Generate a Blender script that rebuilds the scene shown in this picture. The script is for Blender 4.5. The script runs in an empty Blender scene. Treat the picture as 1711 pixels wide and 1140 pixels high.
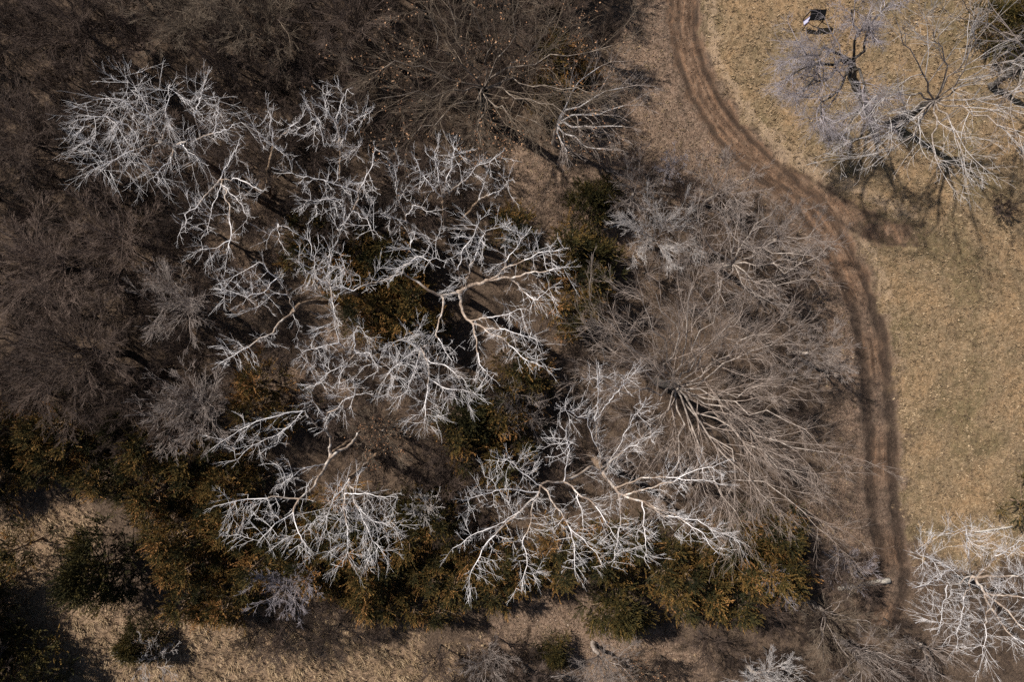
import bpy, math, random
import numpy as np

# ------------------------------------------------------------------ camera, sky, sun, exposure
sc = bpy.context.scene
COL = sc.collection
H = 52.0                                    # height the photograph was taken from, metres
FPX = 855.5 / math.tan(math.radians(36.85)) # focal length in photo pixels
cam_d = bpy.data.cameras.new('camera')
cam = bpy.data.objects.new('camera', cam_d); COL.objects.link(cam)
cam.location = (0, 0, H); cam.rotation_euler = (0, 0, 0)
cam_d.sensor_width = 36; cam_d.lens = 18 / math.tan(math.radians(36.85))
cam_d.clip_start = .5; cam_d.clip_end = 2000
sc.camera = cam
SUN_EL, SUN_DIR = math.radians(46), (-1.0, 0.62)    # the sun stands to the left and a little up in the picture
w = bpy.data.worlds.new('World'); sc.world = w; w.use_nodes = True
nt = w.node_tree; bg = nt.nodes['Background']
sky = nt.nodes.new('ShaderNodeTexSky'); sky.sky_type = 'NISHITA'; sky.sun_disc = False
az = math.atan2(SUN_DIR[1], SUN_DIR[0])
sky.sun_elevation = SUN_EL; sky.sun_rotation = math.pi / 2 - az
nt.links.new(sky.outputs[0], bg.inputs[0]); bg.inputs[1].default_value = .05
sl = bpy.data.lights.new('sun', 'SUN'); sl.energy = 5.0; sl.angle = math.radians(1.2); sl.color = (1, .94, .86)
so = bpy.data.objects.new('sun', sl); COL.objects.link(so)
so.rotation_euler = (math.pi / 2 - SUN_EL, 0, az + math.pi / 2)
sc.view_settings.view_transform = 'Standard'; sc.view_settings.look = 'None'
sc.view_settings.gamma = 1; sc.view_settings.exposure = 0.42
sc.cycles.max_bounces = 4; sc.cycles.diffuse_bounces = 2; sc.cycles.glossy_bounces = 2
sc.cycles.use_denoising = False; sc.cycles.sample_clamp_direct = 3.0; sc.cycles.sample_clamp_indirect = 2.0

# ------------------------------------------------------------------ helpers
rng = np.random.default_rng(7)
def W(u, v, z=0.0):
    s = (H - z) / FPX
    return np.array([(u - 855.5) * s, -(v - 570) * s, z])
def WA(a):
    a = np.asarray(a, float); s = (H - a[:, 2]) / FPX
    return np.stack([(a[:, 0] - 855.5) * s, -(a[:, 1] - 570) * s, a[:, 2]], 1)
def unit(v):
    return v / np.maximum(np.linalg.norm(v, axis=-1, keepdims=True), 1e-9)

def new_mesh(name, V, F, mat, attrs=None, smooth=False):
    """V (n,3), F (m,k) all faces with k corners"""
    me = bpy.data.meshes.new(name)
    V = np.ascontiguousarray(V, np.float32); F = np.ascontiguousarray(F, np.int32)
    k = F.shape[1]
    me.vertices.add(len(V)); me.vertices.foreach_set('co', V.ravel())
    me.loops.add(F.size); me.loops.foreach_set('vertex_index', F.ravel())
    me.polygons.add(len(F)); me.polygons.foreach_set('loop_start', np.arange(0, F.size, k, dtype=np.int32))
    if smooth: me.polygons.foreach_set('use_smooth', np.ones(len(F), bool))
    me.update(calc_edges=True)
    for n, a in (attrs or {}).items():
        at = me.attributes.new(n, 'FLOAT', 'POINT'); at.data.foreach_set('value', np.ascontiguousarray(a, np.float32))
    me.materials.append(mat)
    return me
def link(name, me, parent=None):
    o = bpy.data.objects.new(name, me); COL.objects.link(o)
    if parent is not None: o.parent = parent
    return o
def tag(o, label=None, cat=None, group=None, kind=None):
    if label: o['label'] = label
    if cat: o['category'] = cat
    if group: o['group'] = group
    if kind: o['kind'] = kind
    return o
def empty(name, loc, label, cat, group=None):
    o = bpy.data.objects.new(name, None); COL.objects.link(o); o.location = tuple(loc)
    o.empty_display_size = .3
    return tag(o, label, cat, group)
def copy_thing(src, loc, rot=0, scale=(1, 1, 1), label=None, tilt=(0, 0)):
    r = src.copy(); COL.objects.link(r); r.location = tuple(loc); r.rotation_euler = (tilt[0], tilt[1], rot); r.scale = scale
    if label: r['label'] = label
    for ch in list(src.children):
        c = ch.copy(); COL.objects.link(c); c.parent = r
    return r

# ------------------------------------------------------------------ materials
def mat(name, rough=.9):
    m = bpy.data.materials.new(name); m.use_nodes = True
    b = m.node_tree.nodes['Principled BSDF']; b.inputs['Roughness'].default_value = rough
    b.inputs['Specular IOR Level'].default_value = .2
    return m, m.node_tree, b
def N(t, typ, **kw):
    n = t.nodes.new(typ)
    for k, v in kw.items(): setattr(n, k, v)
    return n
def ramp(t, fac, stops):
    r = N(t, 'ShaderNodeValToRGB'); t.links.new(fac, r.inputs[0])
    e = r.color_ramp.elements
    while len(e) < len(stops): e.new(.5)
    for i, (p, c) in enumerate(stops): e[i].position = p; e[i].color = (*c, 1)
    return r.outputs[0]
def noise(t, scale, detail=3, rough=.6, coord=None, dist=0):
    n = N(t, 'ShaderNodeTexNoise'); n.inputs['Scale'].default_value = scale; n.inputs['Detail'].default_value = detail
    n.inputs['Roughness'].default_value = rough; n.inputs['Distortion'].default_value = dist
    if coord is None:
        tc = N(t, 'ShaderNodeTexCoord'); coord = tc.outputs['Object']
    t.links.new(coord, n.inputs['Vector']); return n.outputs[0]
def mix(t, fac, a, b, mode='MIX'):
    m = N(t, 'ShaderNodeMix'); m.data_type = 'RGBA'; m.blend_type = mode
    for s, v in ((m.inputs[0], fac), (m.inputs[6], a), (m.inputs[7], b)):
        if hasattr(v, 'node'): t.links.new(v, s)
        elif isinstance(v, tuple): s.default_value = (*v, 1)
        else: s.default_value = v
    return m.outputs[2]
def math_n(t, op, a, b=0.0, c=None, clamp=False):
    m = N(t, 'ShaderNodeMath'); m.operation = op; m.use_clamp = clamp
    for i, v in enumerate([a, b] + ([c] if c is not None else [])):
        if hasattr(v, 'node'): t.links.new(v, m.inputs[i])
        else: m.inputs[i].default_value = v
    return m.outputs[0]
def attr(t, name):
    a = N(t, 'ShaderNodeAttribute'); a.attribute_name = name; return a.outputs['Fac']
def bark(name, cols, scale=2.5, per_object=.0):
    m, t, b = mat(name)
    f = noise(t, scale, 4)
    c = ramp(t, f, [(.3, cols[0]), (.5, cols[1]), (.7, cols[2])])
    if per_object:
        oi = N(t, 'ShaderNodeObjectInfo')
        k = math_n(t, 'MULTIPLY_ADD', oi.outputs['Random'], per_object, 1 - per_object / 2)
        hsv = N(t, 'ShaderNodeHueSaturation'); t.links.new(c, hsv.inputs['Color']); t.links.new(k, hsv.inputs['Value']); c = hsv.outputs[0]
    t.links.new(c, b.inputs['Base Color'])
    return m
M = {}
M['white_twig'] = bark('pale_twig', [(.50, .46, .45), (.78, .74, .73), (.92, .89, .89)], 1.3)
M['white_limb'] = bark('pale_tan_bark', [(.15, .105, .078), (.34, .265, .21), (.70, .65, .60)], 1.6)
M['white_trunk'] = bark('brown_bark', [(.10, .07, .05), (.22, .15, .10), (.38, .29, .21)], 4)
M['grey_twig'] = bark('grey_brown_twig', [(.17, .135, .12), (.28, .232, .205), (.42, .36, .325)], 2, .25)
M['grey_limb'] = bark('grey_bark', [(.14, .115, .10), (.30, .25, .215), (.48, .42, .37)], 3)
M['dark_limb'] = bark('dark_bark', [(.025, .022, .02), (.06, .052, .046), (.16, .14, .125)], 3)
M['silver_twig'] = bark('silver_twig', [(.36, .325, .31), (.48, .44, .42), (.62, .585, .57)], 3)
M['ash_twig'] = bark('ash_grey_twig', [(.17, .13, .105), (.29, .23, .195), (.47, .395, .345)], 1.5)
M['tan_limb'] = bark('tan_grey_bark', [(.07, .056, .046), (.20, .16, .13), (.38, .32, .26)], 1.5)
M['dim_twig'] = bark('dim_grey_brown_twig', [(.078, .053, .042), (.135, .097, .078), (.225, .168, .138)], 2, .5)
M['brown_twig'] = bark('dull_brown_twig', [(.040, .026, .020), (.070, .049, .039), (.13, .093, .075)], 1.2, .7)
M['mauve_twig'] = bark('mauve_grey_twig', [(.22, .19, .20), (.32, .285, .30), (.44, .40, .42)], 2, .3)
M['oak_twig'] = bark('olive_brown_twig', [(.09, .066, .048), (.16, .122, .09), (.28, .22, .165)], 2)

def foliage(name, stops):
    m, t, b = mat(name, .8)
    oi = N(t, 'ShaderNodeObjectInfo')
    f = math_n(t, 'ADD', attr(t, 'tint'), math_n(t, 'MULTIPLY_ADD', oi.outputs['Random'], .3, -.15), clamp=True)
    t.links.new(ramp(t, f, stops), b.inputs['Base Color'])
    return m
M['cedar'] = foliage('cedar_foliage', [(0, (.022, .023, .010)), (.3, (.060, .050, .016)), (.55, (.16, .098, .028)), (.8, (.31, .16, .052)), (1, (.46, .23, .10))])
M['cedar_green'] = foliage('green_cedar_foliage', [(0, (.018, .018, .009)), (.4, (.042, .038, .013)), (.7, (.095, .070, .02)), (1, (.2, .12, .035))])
M['oak_leaf'] = foliage('dry_oak_leaf', [(0, (.16, .075, .04)), (.5, (.30, .16, .085)), (1, (.5, .31, .19))])
M['litter'] = foliage('fallen_leaf', [(0, (.05, .035, .025)), (.4, (.15, .10, .07)), (.75, (.30, .21, .15)), (.93, (.40, .31, .24)), (1, (.48, .40, .33))])
M['straw'] = foliage('dry_grass_blade', [(0, (.075, .05, .03)), (.5, (.28, .195, .112)), (1, (.52, .39, .25))])

# ------------------------------------------------------------------ ground, track
PATH = np.array([(1142, -160), (1141, -60), (1142, 0), (1143, 55), (1160, 120), (1192, 185), (1240, 245), (1300, 298), (1350, 345), (1386, 390), (1412, 440), (1437, 495),
                 (1452, 550), (1463, 620), (1470, 700), (1474, 780), (1478, 860), (1488, 920), (1492, 970), (1482, 1020), (1462, 1062), (1425, 1095)], float)
SPUR = np.array([(1320, 300), (1365, 325), (1410, 352), (1455, 378), (1500, 390), (1545, 392), (1590, 380)], float)
def smooth_line(p, n=12):
    p = np.asarray(p, float); out = []
    q = np.vstack([2 * p[0] - p[1], p, 2 * p[-1] - p[-2]])
    for i in range(1, len(q) - 2):
        for s in np.linspace(0, 1, n, endpoint=False):
            a, b_, c, d = q[i - 1], q[i], q[i + 1], q[i + 2]
            out.append(.5 * (2 * b_ + (c - a) * s + (2 * a - 5 * b_ + 4 * c - d) * s * s + (3 * b_ - a - 3 * c + d) * s ** 3))
    out.append(p[-1]); return np.array(out)
def plan(p):  # ground points from photo pixels
    p = np.asarray(p, float); s = H / FPX
    return np.stack([(p[:, 0] - 855.5) * s, -(p[:, 1] - 570) * s], 1)
PW, SW_ = plan(smooth_line(PATH)), plan(smooth_line(SPUR))
def signed(P, line):
    best = np.full(len(P), 1e9); sg = np.zeros(len(P)); tt = np.zeros(len(P))
    for i in range(len(line) - 1):
        a, b_ = line[i], line[i + 1]; d = b_ - a; L2 = d @ d
        t = np.clip(((P - a) @ d) / L2, 0, 1); q = P - a - t[:, None] * d; dd = np.hypot(q[:, 0], q[:, 1])
        m = dd < best; best[m] = dd[m]; sg[m] = np.sign(d[0] * q[m, 1] - d[1] * q[m, 0]); tt[m] = i + t[m]
    return best * sg, tt / (len(line) - 1)
_ph = rng.uniform(0, 6.28, (40, 2)); _dr = rng.uniform(0, 6.28, 40)
def fnoise(P, scale, k0=0):
    v = 0
    for j in range(8):
        a = _dr[(k0 + j) % 40]; f = (1.0 + .45 * j) / scale
        v = v + np.sin((P[:, 0] * math.cos(a) + P[:, 1] * math.sin(a)) * f * 2.2 + _ph[(k0 + j) % 40, 0] + 1.3 * np.sin((P[:, 0] * math.sin(a) - P[:, 1] * math.cos(a)) * f + _ph[(k0 + j) % 40, 1]))
    return v / 4
def inside(P, poly):
    poly = plan(poly); x, y = P[:, 0], P[:, 1]; c = np.zeros(len(P), bool); j = len(poly) - 1
    for i in range(len(poly)):
        xi, yi = poly[i]; xj, yj = poly[j]
        c ^= ((yi > y) != (yj > y)) & (x < (xj - xi) * (y - yi) / (yj - yi + 1e-12) + xi); j = i
    return c
def soft_poly(P, poly, w_=1.5):
    pp = plan(poly); pp = np.vstack([pp, pp[:1]])
    d, _ = signed(P, pp); d = np.abs(d); d = np.where(inside(P, poly), d, -d)
    d = d + .9 * fnoise(P, 3.0, 5) + .4 * fnoise(P, 1.0, 11)
    return np.clip(.5 + d / (2 * w_), 0, 1)
MEADOW = [(1168, -400), (1172, 40), (1190, 120), (1240, 200), (1320, 275), (1400, 350), (1440, 440), (1480, 560), (1500, 700), (1512, 860), (1540, 930), (1640, 960), (1800, 900), (4000, 900), (4000, -400)]
STRAW = [(-400, 840), (40, 860), (150, 840), (160, 880), (120, 960), (200, 1010), (260, 1040), (380, 1030), (520, 1010), (640, 1070), (780, 1090), (800, 1500), (-400, 1500)]
LEAFY = [(880, 230), (960, 270), (1030, 60), (1110, -40), (1118, 60), (1150, 170), (1290, 320), (1180, 330), (1060, 350), (1060, 430), (900, 380), (840, 300)]
LEAFY2 = [(860, 1010), (1000, 990), (1140, 1060), (1200, 1140), (900, 1160), (800, 1080)]
LEAFY3 = [(395, 575), (470, 590), (560, 560), (560, 650), (480, 680), (400, 650)]
LEAFY4 = [(260, 440), (330, 420), (440, 430), (450, 500), (360, 560), (280, 520)]
VERGE = [(1350, 400), (1420, 520), (1440, 640), (1440, 900), (1380, 960), (1330, 880), (1400, 780), (1380, 560)]
def masks(P):
    d, tt = signed(P, PW); ds, ts = signed(P, SW_)
    wob = .26 * fnoise(P, 2.2, 3) + .16 * fnoise(P, .6, 9); low = np.clip((tt - .46) / .12, 0, 1)
    fade = np.clip((1.02 - tt) / .12, 0, 1)
    track = np.clip((1.55 - np.abs(d + wob)) / .6, 0, 1) * fade * (1 - .85 * low * (.6 + .4 * np.sin(tt * 60)))
    trackw = np.clip((2.3 - np.abs(d + .3 + 2 * wob)) / 1.0, 0, 1) * fade
    rut = np.clip(1.15 - np.abs(np.abs(d + .35 * wob) - .85) / (.34 + .22 * low), 0, 1) * fade * (1 + .5 * low) * (.8 + .3 * fnoise(P, 1.6, 25))
    rut = np.maximum(rut, .9 * np.clip(1 - np.abs(d + .35 * wob + .25) / .2, 0, 1) * np.clip((.5 - tt) * 4, 0, 1) * (fnoise(P, 1.8, 30) > -.2))
    spur = np.clip((1.5 - np.abs(ds + wob)) / .9, 0, 1) * np.clip((1 - ts) * 3, 0, 1) * (.72 + .15 * fnoise(P, 1.8, 6))
    srut = np.clip(1.1 - np.abs(np.abs(ds + .3 * wob) - .8) / .3, 0, 1) * np.clip((.97 - ts) * 6, 0, 1) * (.72 + .2 * fnoise(P, 1.5, 12))
    berm_s = np.clip(1 - np.abs(ds - 1.9 + wob) / .8, 0, 1) * np.clip((1 - ts) * 3, 0, 1)
    berm = np.maximum(berm_s, np.clip(1 - np.abs(d - 2.1 + 1.2 * wob) / .75, 0, 1) * fade * np.clip((.75 - tt) * 3, .15, 1))
    meadow = soft_poly(P, MEADOW, 1.2); straw = soft_poly(P, STRAW, 1.5)
    leafy = np.maximum.reduce([soft_poly(P, LEAFY, 2), soft_poly(P, LEAFY2, 1.5), soft_poly(P, VERGE, 2), .75 * soft_poly(P, LEAFY3, 1.5), .7 * soft_poly(P, LEAFY4, 1.5)])
    return dict(berm=berm, side3=d * 2.6, along3=tt * 14, track=np.maximum(track, spur), trackw=np.maximum(trackw, spur), rut=np.maximum(rut, srut), meadow=meadow, straw=straw, leafy=leafy, along=tt, side=d)
def height(P, mk):
    z = .10 * fnoise(P, 4, 0) + .035 * fnoise(P, .9, 7) + .02 * fnoise(P, .35, 17)
    z = z * (1 - .6 * mk['track']) - .10 * mk['rut'] - .05 * mk['track']
    return z

gm, t, b = mat('ground_litter_and_grass', .95)
tc = N(t, 'ShaderNodeTexCoord').outputs['Object']
n_f = noise(t, 4.6, 5, .8, tc); n_m = noise(t, 1.6, 5, .65, tc); n_l = noise(t, .22, 4, .6, tc); n_x = noise(t, 13, 3, .75, tc)
sp = math_n(t, 'ADD', math_n(t, 'MULTIPLY', n_f, .6), math_n(t, 'MULTIPLY', n_x, .4))
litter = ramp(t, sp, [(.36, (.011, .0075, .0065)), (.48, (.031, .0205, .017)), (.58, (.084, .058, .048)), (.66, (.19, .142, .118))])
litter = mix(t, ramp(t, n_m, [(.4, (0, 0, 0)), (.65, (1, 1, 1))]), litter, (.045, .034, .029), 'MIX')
leafy = ramp(t, sp, [(.36, (.055, .036, .028)), (.47, (.19, .128, .098)), (.56, (.325, .235, .182)), (.66, (.50, .39, .315))])
grass = ramp(t, sp, [(.36, (.11, .072, .035)), (.48, (.27, .195, .115)), (.57, (.40, .300, .19)), (.66, (.58, .45, .31))])
g2 = ramp(t, n_m, [(.36, (.60, .60, .52)), (.48, (.92, .9, .86)), (.66, (1.14, 1.07, .98))])
g3 = ramp(t, n_l, [(.38, (.70, .74, .64)), (.5, (1, 1, 1)), (.60, (1.18, 1.10, 1.02))])
grass = mix(t, 1.0, mix(t, 1.0, grass, g2, 'MULTIPLY'), g3, 'MULTIPLY')
leafy = mix(t, .8, leafy, g2, 'MULTIPLY')
straw = ramp(t, sp, [(.36, (.09, .056, .034)), (.48, (.26, .172, .108)), (.57, (.40, .275, .18)), (.66, (.56, .41, .285))])
dirt = ramp(t, math_n(t, 'ADD', math_n(t, 'MULTIPLY', n_m, .65), math_n(t, 'MULTIPLY', n_f, .35)), [(.36, (.085, .052, .034)), (.5, (.19, .118, .076)), (.66, (.33, .225, .155))])
rutc = ramp(t, sp, [(.38, (.022, .015, .011)), (.55, (.060, .040, .029)), (.68, (.14, .10, .075))])
def brk(a, amt=.5):  # break a mask's edge up with noise
    v = math_n(t, 'ADD', attr(t, a), math_n(t, 'MULTIPLY_ADD', n_m, amt * 2, -amt))
    v = math_n(t, 'ADD', v, math_n(t, 'MULTIPLY_ADD', n_f, amt * 2.2, -amt * 1.1))
    return math_n(t, 'SMOOTH_MAX', math_n(t, 'MULTIPLY_ADD', v, 1.8, -.4, clamp=True), 0, clamp=True)
c = mix(t, brk('leafy'), litter, leafy)
c = mix(t, brk('straw'), c, straw)
c = mix(t, brk('meadow', .4), c, grass)
c = mix(t, math_n(t, 'MULTIPLY', brk('trackw', .7), .55), c, leafy)
c = mix(t, math_n(t, 'MULTIPLY', brk('berm', .6), .7), c, (.47, .34, .23))
cx_ = N(t, 'ShaderNodeCombineXYZ'); t.links.new(attr(t, 'side3'), cx_.inputs[0]); t.links.new(attr(t, 'along3'), cx_.inputs[1])
n_s = noise(t, 1.0, 4, .6, cx_.outputs[0])
dirt = mix(t, 1.0, dirt, ramp(t, n_s, [(.34, (.45, .42, .4)), (.5, (1, 1, 1)), (.66, (1.5, 1.4, 1.3))]), 'MULTIPLY')
c = mix(t, brk('track', .5), c, dirt)
c = mix(t, math_n(t, 'MULTIPLY', brk('rut', .8), .85), c, rutc)
t.links.new(c, b.inputs['Base Color'])
bp = N(t, 'ShaderNodeBump'); bp.inputs['Strength'].default_value = .9; bp.inputs['Distance'].default_value = .3
t.links.new(sp, bp.inputs['Height']); t.links.new(bp.outputs[0], b.inputs['Normal'])

def grid_sheet(name, xs, ys, lift=None):
    X, Y = np.meshgrid(xs, ys); P = np.stack([X.ravel(), Y.ravel()], 1)
    mk = masks(P); z = height(P, mk)
    z = z - .05 * (np.abs(mk['side']) < 1.9)
    nx, ny = len(xs), len(ys); i = np.arange(nx * ny).reshape(ny, nx)
    F = np.stack([i[:-1, :-1], i[:-1, 1:], i[1:, 1:], i[1:, :-1]], -1).reshape(-1, 4)
    at = {k: mk[k] for k in ('track', 'trackw', 'rut', 'meadow', 'straw', 'leafy', 'berm', 'side3', 'along3')}
    o = link(name, new_mesh(name, np.column_stack([P, z]), F, gm, at, True)); return o
def spread(core, step, far):
    a = list(np.arange(-core, core + step, step)); s = step; x = a[-1]; out = []
    while x < far: s *= 1.35; x += s; out.append(x)
    return np.array([-v for v in reversed(out)] + a + out)
tag(grid_sheet('ground', spread(44, .2, 600), spread(31, .2, 600)), 'brown leaf littered woodland floor and tan winter meadow', kind='structure')
# the track: its own strip, following the two wheel ruts
acc = np.concatenate([[0], np.cumsum(np.linalg.norm(np.diff(PW, axis=0), axis=1))])
sN = int(acc[-1] / .2); ss = np.linspace(0, acc[-1], sN)
cx, cy = np.interp(ss, acc, PW[:, 0]), np.interp(ss, acc, PW[:, 1])
tx, ty = np.gradient(cx), np.gradient(cy); ln = np.hypot(tx, ty); nxv, nyv = -ty / ln, tx / ln
off = np.linspace(-1.85, 1.85, 22)
Pt = np.stack([cx[:, None] + nxv[:, None] * off, cy[:, None] + nyv[:, None] * off], -1).reshape(-1, 2)
mk = masks(Pt); zt = height(Pt, mk) + .004 - .012 * (np.abs(np.tile(off, sN)) > 1.8)
i = np.arange(len(Pt)).reshape(sN, len(off)); F = np.stack([i[:-1, :-1], i[1:, :-1], i[1:, 1:], i[:-1, 1:]], -1).reshape(-1, 4)[:, ::-1]
tag(link('dirt_track', new_mesh('dirt_track', np.column_stack([Pt, zt]), F, gm, {k: mk[k] for k in ('track', 'trackw', 'rut', 'meadow', 'straw', 'leafy', 'berm', 'side3', 'along3')}, True)),
    'brown dirt track with two dark wheel ruts', kind='structure')
def gz(x, y):
    P = np.array([[x, y]]); return float(height(P, masks(P))[0])

# ------------------------------------------------------------------ tubes
def tubes(chains, sides):
    """chains: list of (P (n,3), R (n,)) -> V, F of open tubes"""
    chains = [c_ for c_ in chains if len(c_[0]) > 1]
    if not chains: return np.zeros((0, 3)), np.zeros((0, 4), int)
    P = np.concatenate([c_[0] for c_ in chains]); R = np.concatenate([c_[1] for c_ in chains])
    ln_ = np.array([len(c_[0]) for c_ in chains]); cid = np.repeat(np.arange(len(chains)), ln_)
    return tube_arrays(P, R, cid, sides)
def tube_arrays(P, R, cid, sides):
    n = len(P); nxt = np.arange(n); has_n = np.zeros(n, bool); has_n[:-1] = cid[1:] == cid[:-1]
    has_p = np.zeros(n, bool); has_p[1:] = has_n[:-1]
    a = np.where(has_p, np.arange(n) - 1, np.arange(n)); b_ = np.where(has_n, np.arange(n) + 1, np.arange(n))
    T = unit(P[b_] - P[a])
    first = np.searchsorted(cid, cid, 'left'); last = np.searchsorted(cid, cid, 'right') - 1
    D = np.abs(P[last] - P[first]); ax = np.argmin(D, 1); ref = np.eye(3)[ax]
    U = unit(np.cross(T, ref)); Vv = np.cross(T, U)
    ang = np.arange(sides) * 2 * math.pi / sides
    ring = P[:, None] + R[:, None, None] * (np.cos(ang)[None, :, None] * U[:, None] + np.sin(ang)[None, :, None] * Vv[:, None])
    s0 = np.nonzero(has_n)[0][:, None] * sides; k = np.arange(sides)[None]; k2 = (k + 1) % sides
    F = np.stack([s0 + k, s0 + k2, s0 + sides + k2, s0 + sides + k], -1).reshape(-1, 4)
    return ring.reshape(-1, 3), F
def tube_mesh(name, parts, mt):
    Vs, Fs, o = [], [], 0
    for V, F in parts:
        if len(F): Vs.append(V); Fs.append(F + o); o += len(V)
    if not Vs: return None
    return new_mesh(name, np.concatenate(Vs), np.concatenate(Fs), mt, smooth=True)

# ------------------------------------------------------------------ trees traced limb by limb, twigs grown towards points spread through each lobe
def resample(P, step, jit, r):
    d = np.linalg.norm(np.diff(P, axis=0), axis=1); L = np.concatenate([[0], np.cumsum(d)])
    n = max(2, int(L[-1] / step) + 1); s = np.linspace(0, L[-1], n)
    Q = np.stack([np.interp(s, L, P[:, k]) for k in range(3)], 1)
    if n > 3 and jit:
        nz = r.normal(0, 1, (n, 3)); nz = (nz + np.roll(nz, 1, 0) + np.roll(nz, 2, 0)) / 3; nz[0] = 0; nz[-1] = 0
        Q = Q + nz * jit
    return Q, s / L[-1]
def skeleton(trunk, limbs, r, jit=.10):
    """returns nodes, parents, radii, limb id (0 = trunk)"""
    X, par, rad, lid = [], [], [], []
    for li, (pts, r0, r1) in enumerate([trunk] + limbs):
        P = WA(pts) if not isinstance(pts, np.ndarray) else pts
        if X:
            A = np.array(X); k = int(np.argmin(np.linalg.norm(A - P[0], axis=1)))
            if np.linalg.norm(A[k] - P[0]) > .05: P = np.vstack([A[k], P[1:]]) if np.linalg.norm(A[k] - P[0]) < 2.0 else np.vstack([A[k], P])
        Q, tt = resample(P, .28, jit if li else jit * .5, r)
        if X: prev = k; s0 = 1; rr0 = min(r0, rad[k])
        else: prev = -1; s0 = 0; rr0 = r0
        for j in range(s0, len(Q)):
            X.append(Q[j]); par.append(prev); rad.append(rr0 + (r1 - rr0) * tt[j]); lid.append(li); prev = len(X) - 1
    return X, par, rad, lid
def colonize(X, par, att, r, step=.25, kill=.34, iters=70, infl=3.2):
    X = list(X); par = list(par); ns = len(X)
    NX = np.array(X); att = att.copy(); dmin = np.full(len(att), 1e9); near = np.zeros(len(att), int)
    def upd(new, base):
        nonlocal dmin, near
        for s in range(0, len(new), 256):
            D = np.linalg.norm(att[:, None] - new[None, s:s + 256], axis=2); j = D.argmin(1); dm = D[np.arange(len(att)), j]
            m = dm < dmin; dmin[m] = dm[m]; near[m] = base + s + j[m]
    upd(NX, 0); lastdir = {}
    for it in range(iters):
        keep = dmin > kill; att, dmin, near = att[keep], dmin[keep], near[keep]
        if len(att) == 0: break
        act = dmin < (infl if it > 0 else 6)
        if not act.any(): act = dmin <= dmin.min() + .3
        ids, inv = np.unique(near[act], return_inverse=True)
        A = np.array(X); dv = unit(att[act] - A[near[act]]); S = np.zeros((len(ids), 3)); np.add.at(S, inv, dv)
        S = unit(S + r.normal(0, .20, S.shape)) 
        pv = np.array([unit(A[i_] - A[par[i_]]) if par[i_] >= 0 and i_ >= ns else np.zeros(3) for i_ in ids])
        S = unit(S + .8 * pv)
        new = A[ids] + S * step * r.uniform(.8, 1.2, (len(ids), 1)); base = len(X)
        dd = np.array([lastdir.get(i_, 0) for i_ in ids]); ok = dd < 4
        if not ok.any(): break
        new = new[ok]; idk = ids[ok]
        for i_ in idk: lastdir[i_] = lastdir.get(i_, 0) + 1
        X.extend(list(new)); par.extend([int(i_) for i_ in idk]); upd(new, base)
    return np.array(X), np.array(par)
def lobe_points(lobes, dens, r):
    out = []
    for lb in lobes:
        u, v, z, rp = lb[:4]; rp = rp * .88; c0 = W(u, v, z); R_ = rp * (H - z) / FPX
        n = int(dens * R_ * R_ * 3.2); q = unit(r.normal(0, 1, (n, 3))) * (r.uniform(.08, 1, (n, 1)) ** .42)
        out.append(c0 + q * np.array([R_ * 1.08, R_ * 1.08, min(R_ * .8, 1.7)]))
    return np.concatenate(out)
def chains_from(X, par, rad, sel):
    """polylines through the nodes where sel, main child continues"""
    n = len(X); ch = [[] for _ in range(n)]
    for i_ in range(n):
        if par[i_] >= 0: ch[par[i_]].append(i_)
    main = np.full(n, -1)
    for i_ in range(n):
        c_ = [k for k in ch[i_] if sel[k]]
        if c_: main[i_] = max(c_, key=lambda k: rad[k])
    out = []
    for i_ in range(n):
        if not sel[i_]: continue
        p = par[i_]
        if p >= 0 and sel[p] and main[p] == i_: continue
        seq = ([p] if p >= 0 else []) + [i_]; k = i_
        while main[k] >= 0: k = main[k]; seq.append(k)
        rr = np.array([rad[s] for s in seq])
        if p >= 0: rr[0] = min(rr[0], rr[1] * 1.25)
        out.append((np.array([X[s] for s in seq]), rr))
    return out
def spurs(X, par, rad, ns, r, prob=.8, L=(.4, 1.1), rt=.008):
    """side twigs on the grown wood, each with finer twigs of its own; all sweep outward from the hub"""
    rad = np.asarray(rad); idx = np.nonzero((np.arange(len(X)) >= ns) | (rad < .06))[0]
    idx = idx[r.random(len(idx)) < prob]; idx = np.concatenate([idx, idx[r.random(len(idx)) < .3]])
    c0 = X[ns // 4] * np.array([1, 1, .8]); n = len(idx)
    pv = unit(X[idx] - X[np.maximum(par[idx], 0)] + 1e-6); outw = unit(X[idx] - c0)
    d = unit(pv * .75 + outw * .65 + r.normal(0, .42, (n, 3)) + np.array([0, 0, .1])); l = r.uniform(L[0], L[1], n) * (.55 + .45 * (np.arange(n) % 3 > 0))
    A, RA = grow(X[idx], d, l, np.full(n, rt), 4, r, .09, .03)
    pos, D, Ln, _ = fork(A, RA, 6, r, .15, .5, .52, .8, l); B, RB = grow(pos, D, np.maximum(Ln, .12), np.full(len(pos), rt * .65), 3, r, .12, 0)
    return [(A, RA), (B, RB)]
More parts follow.
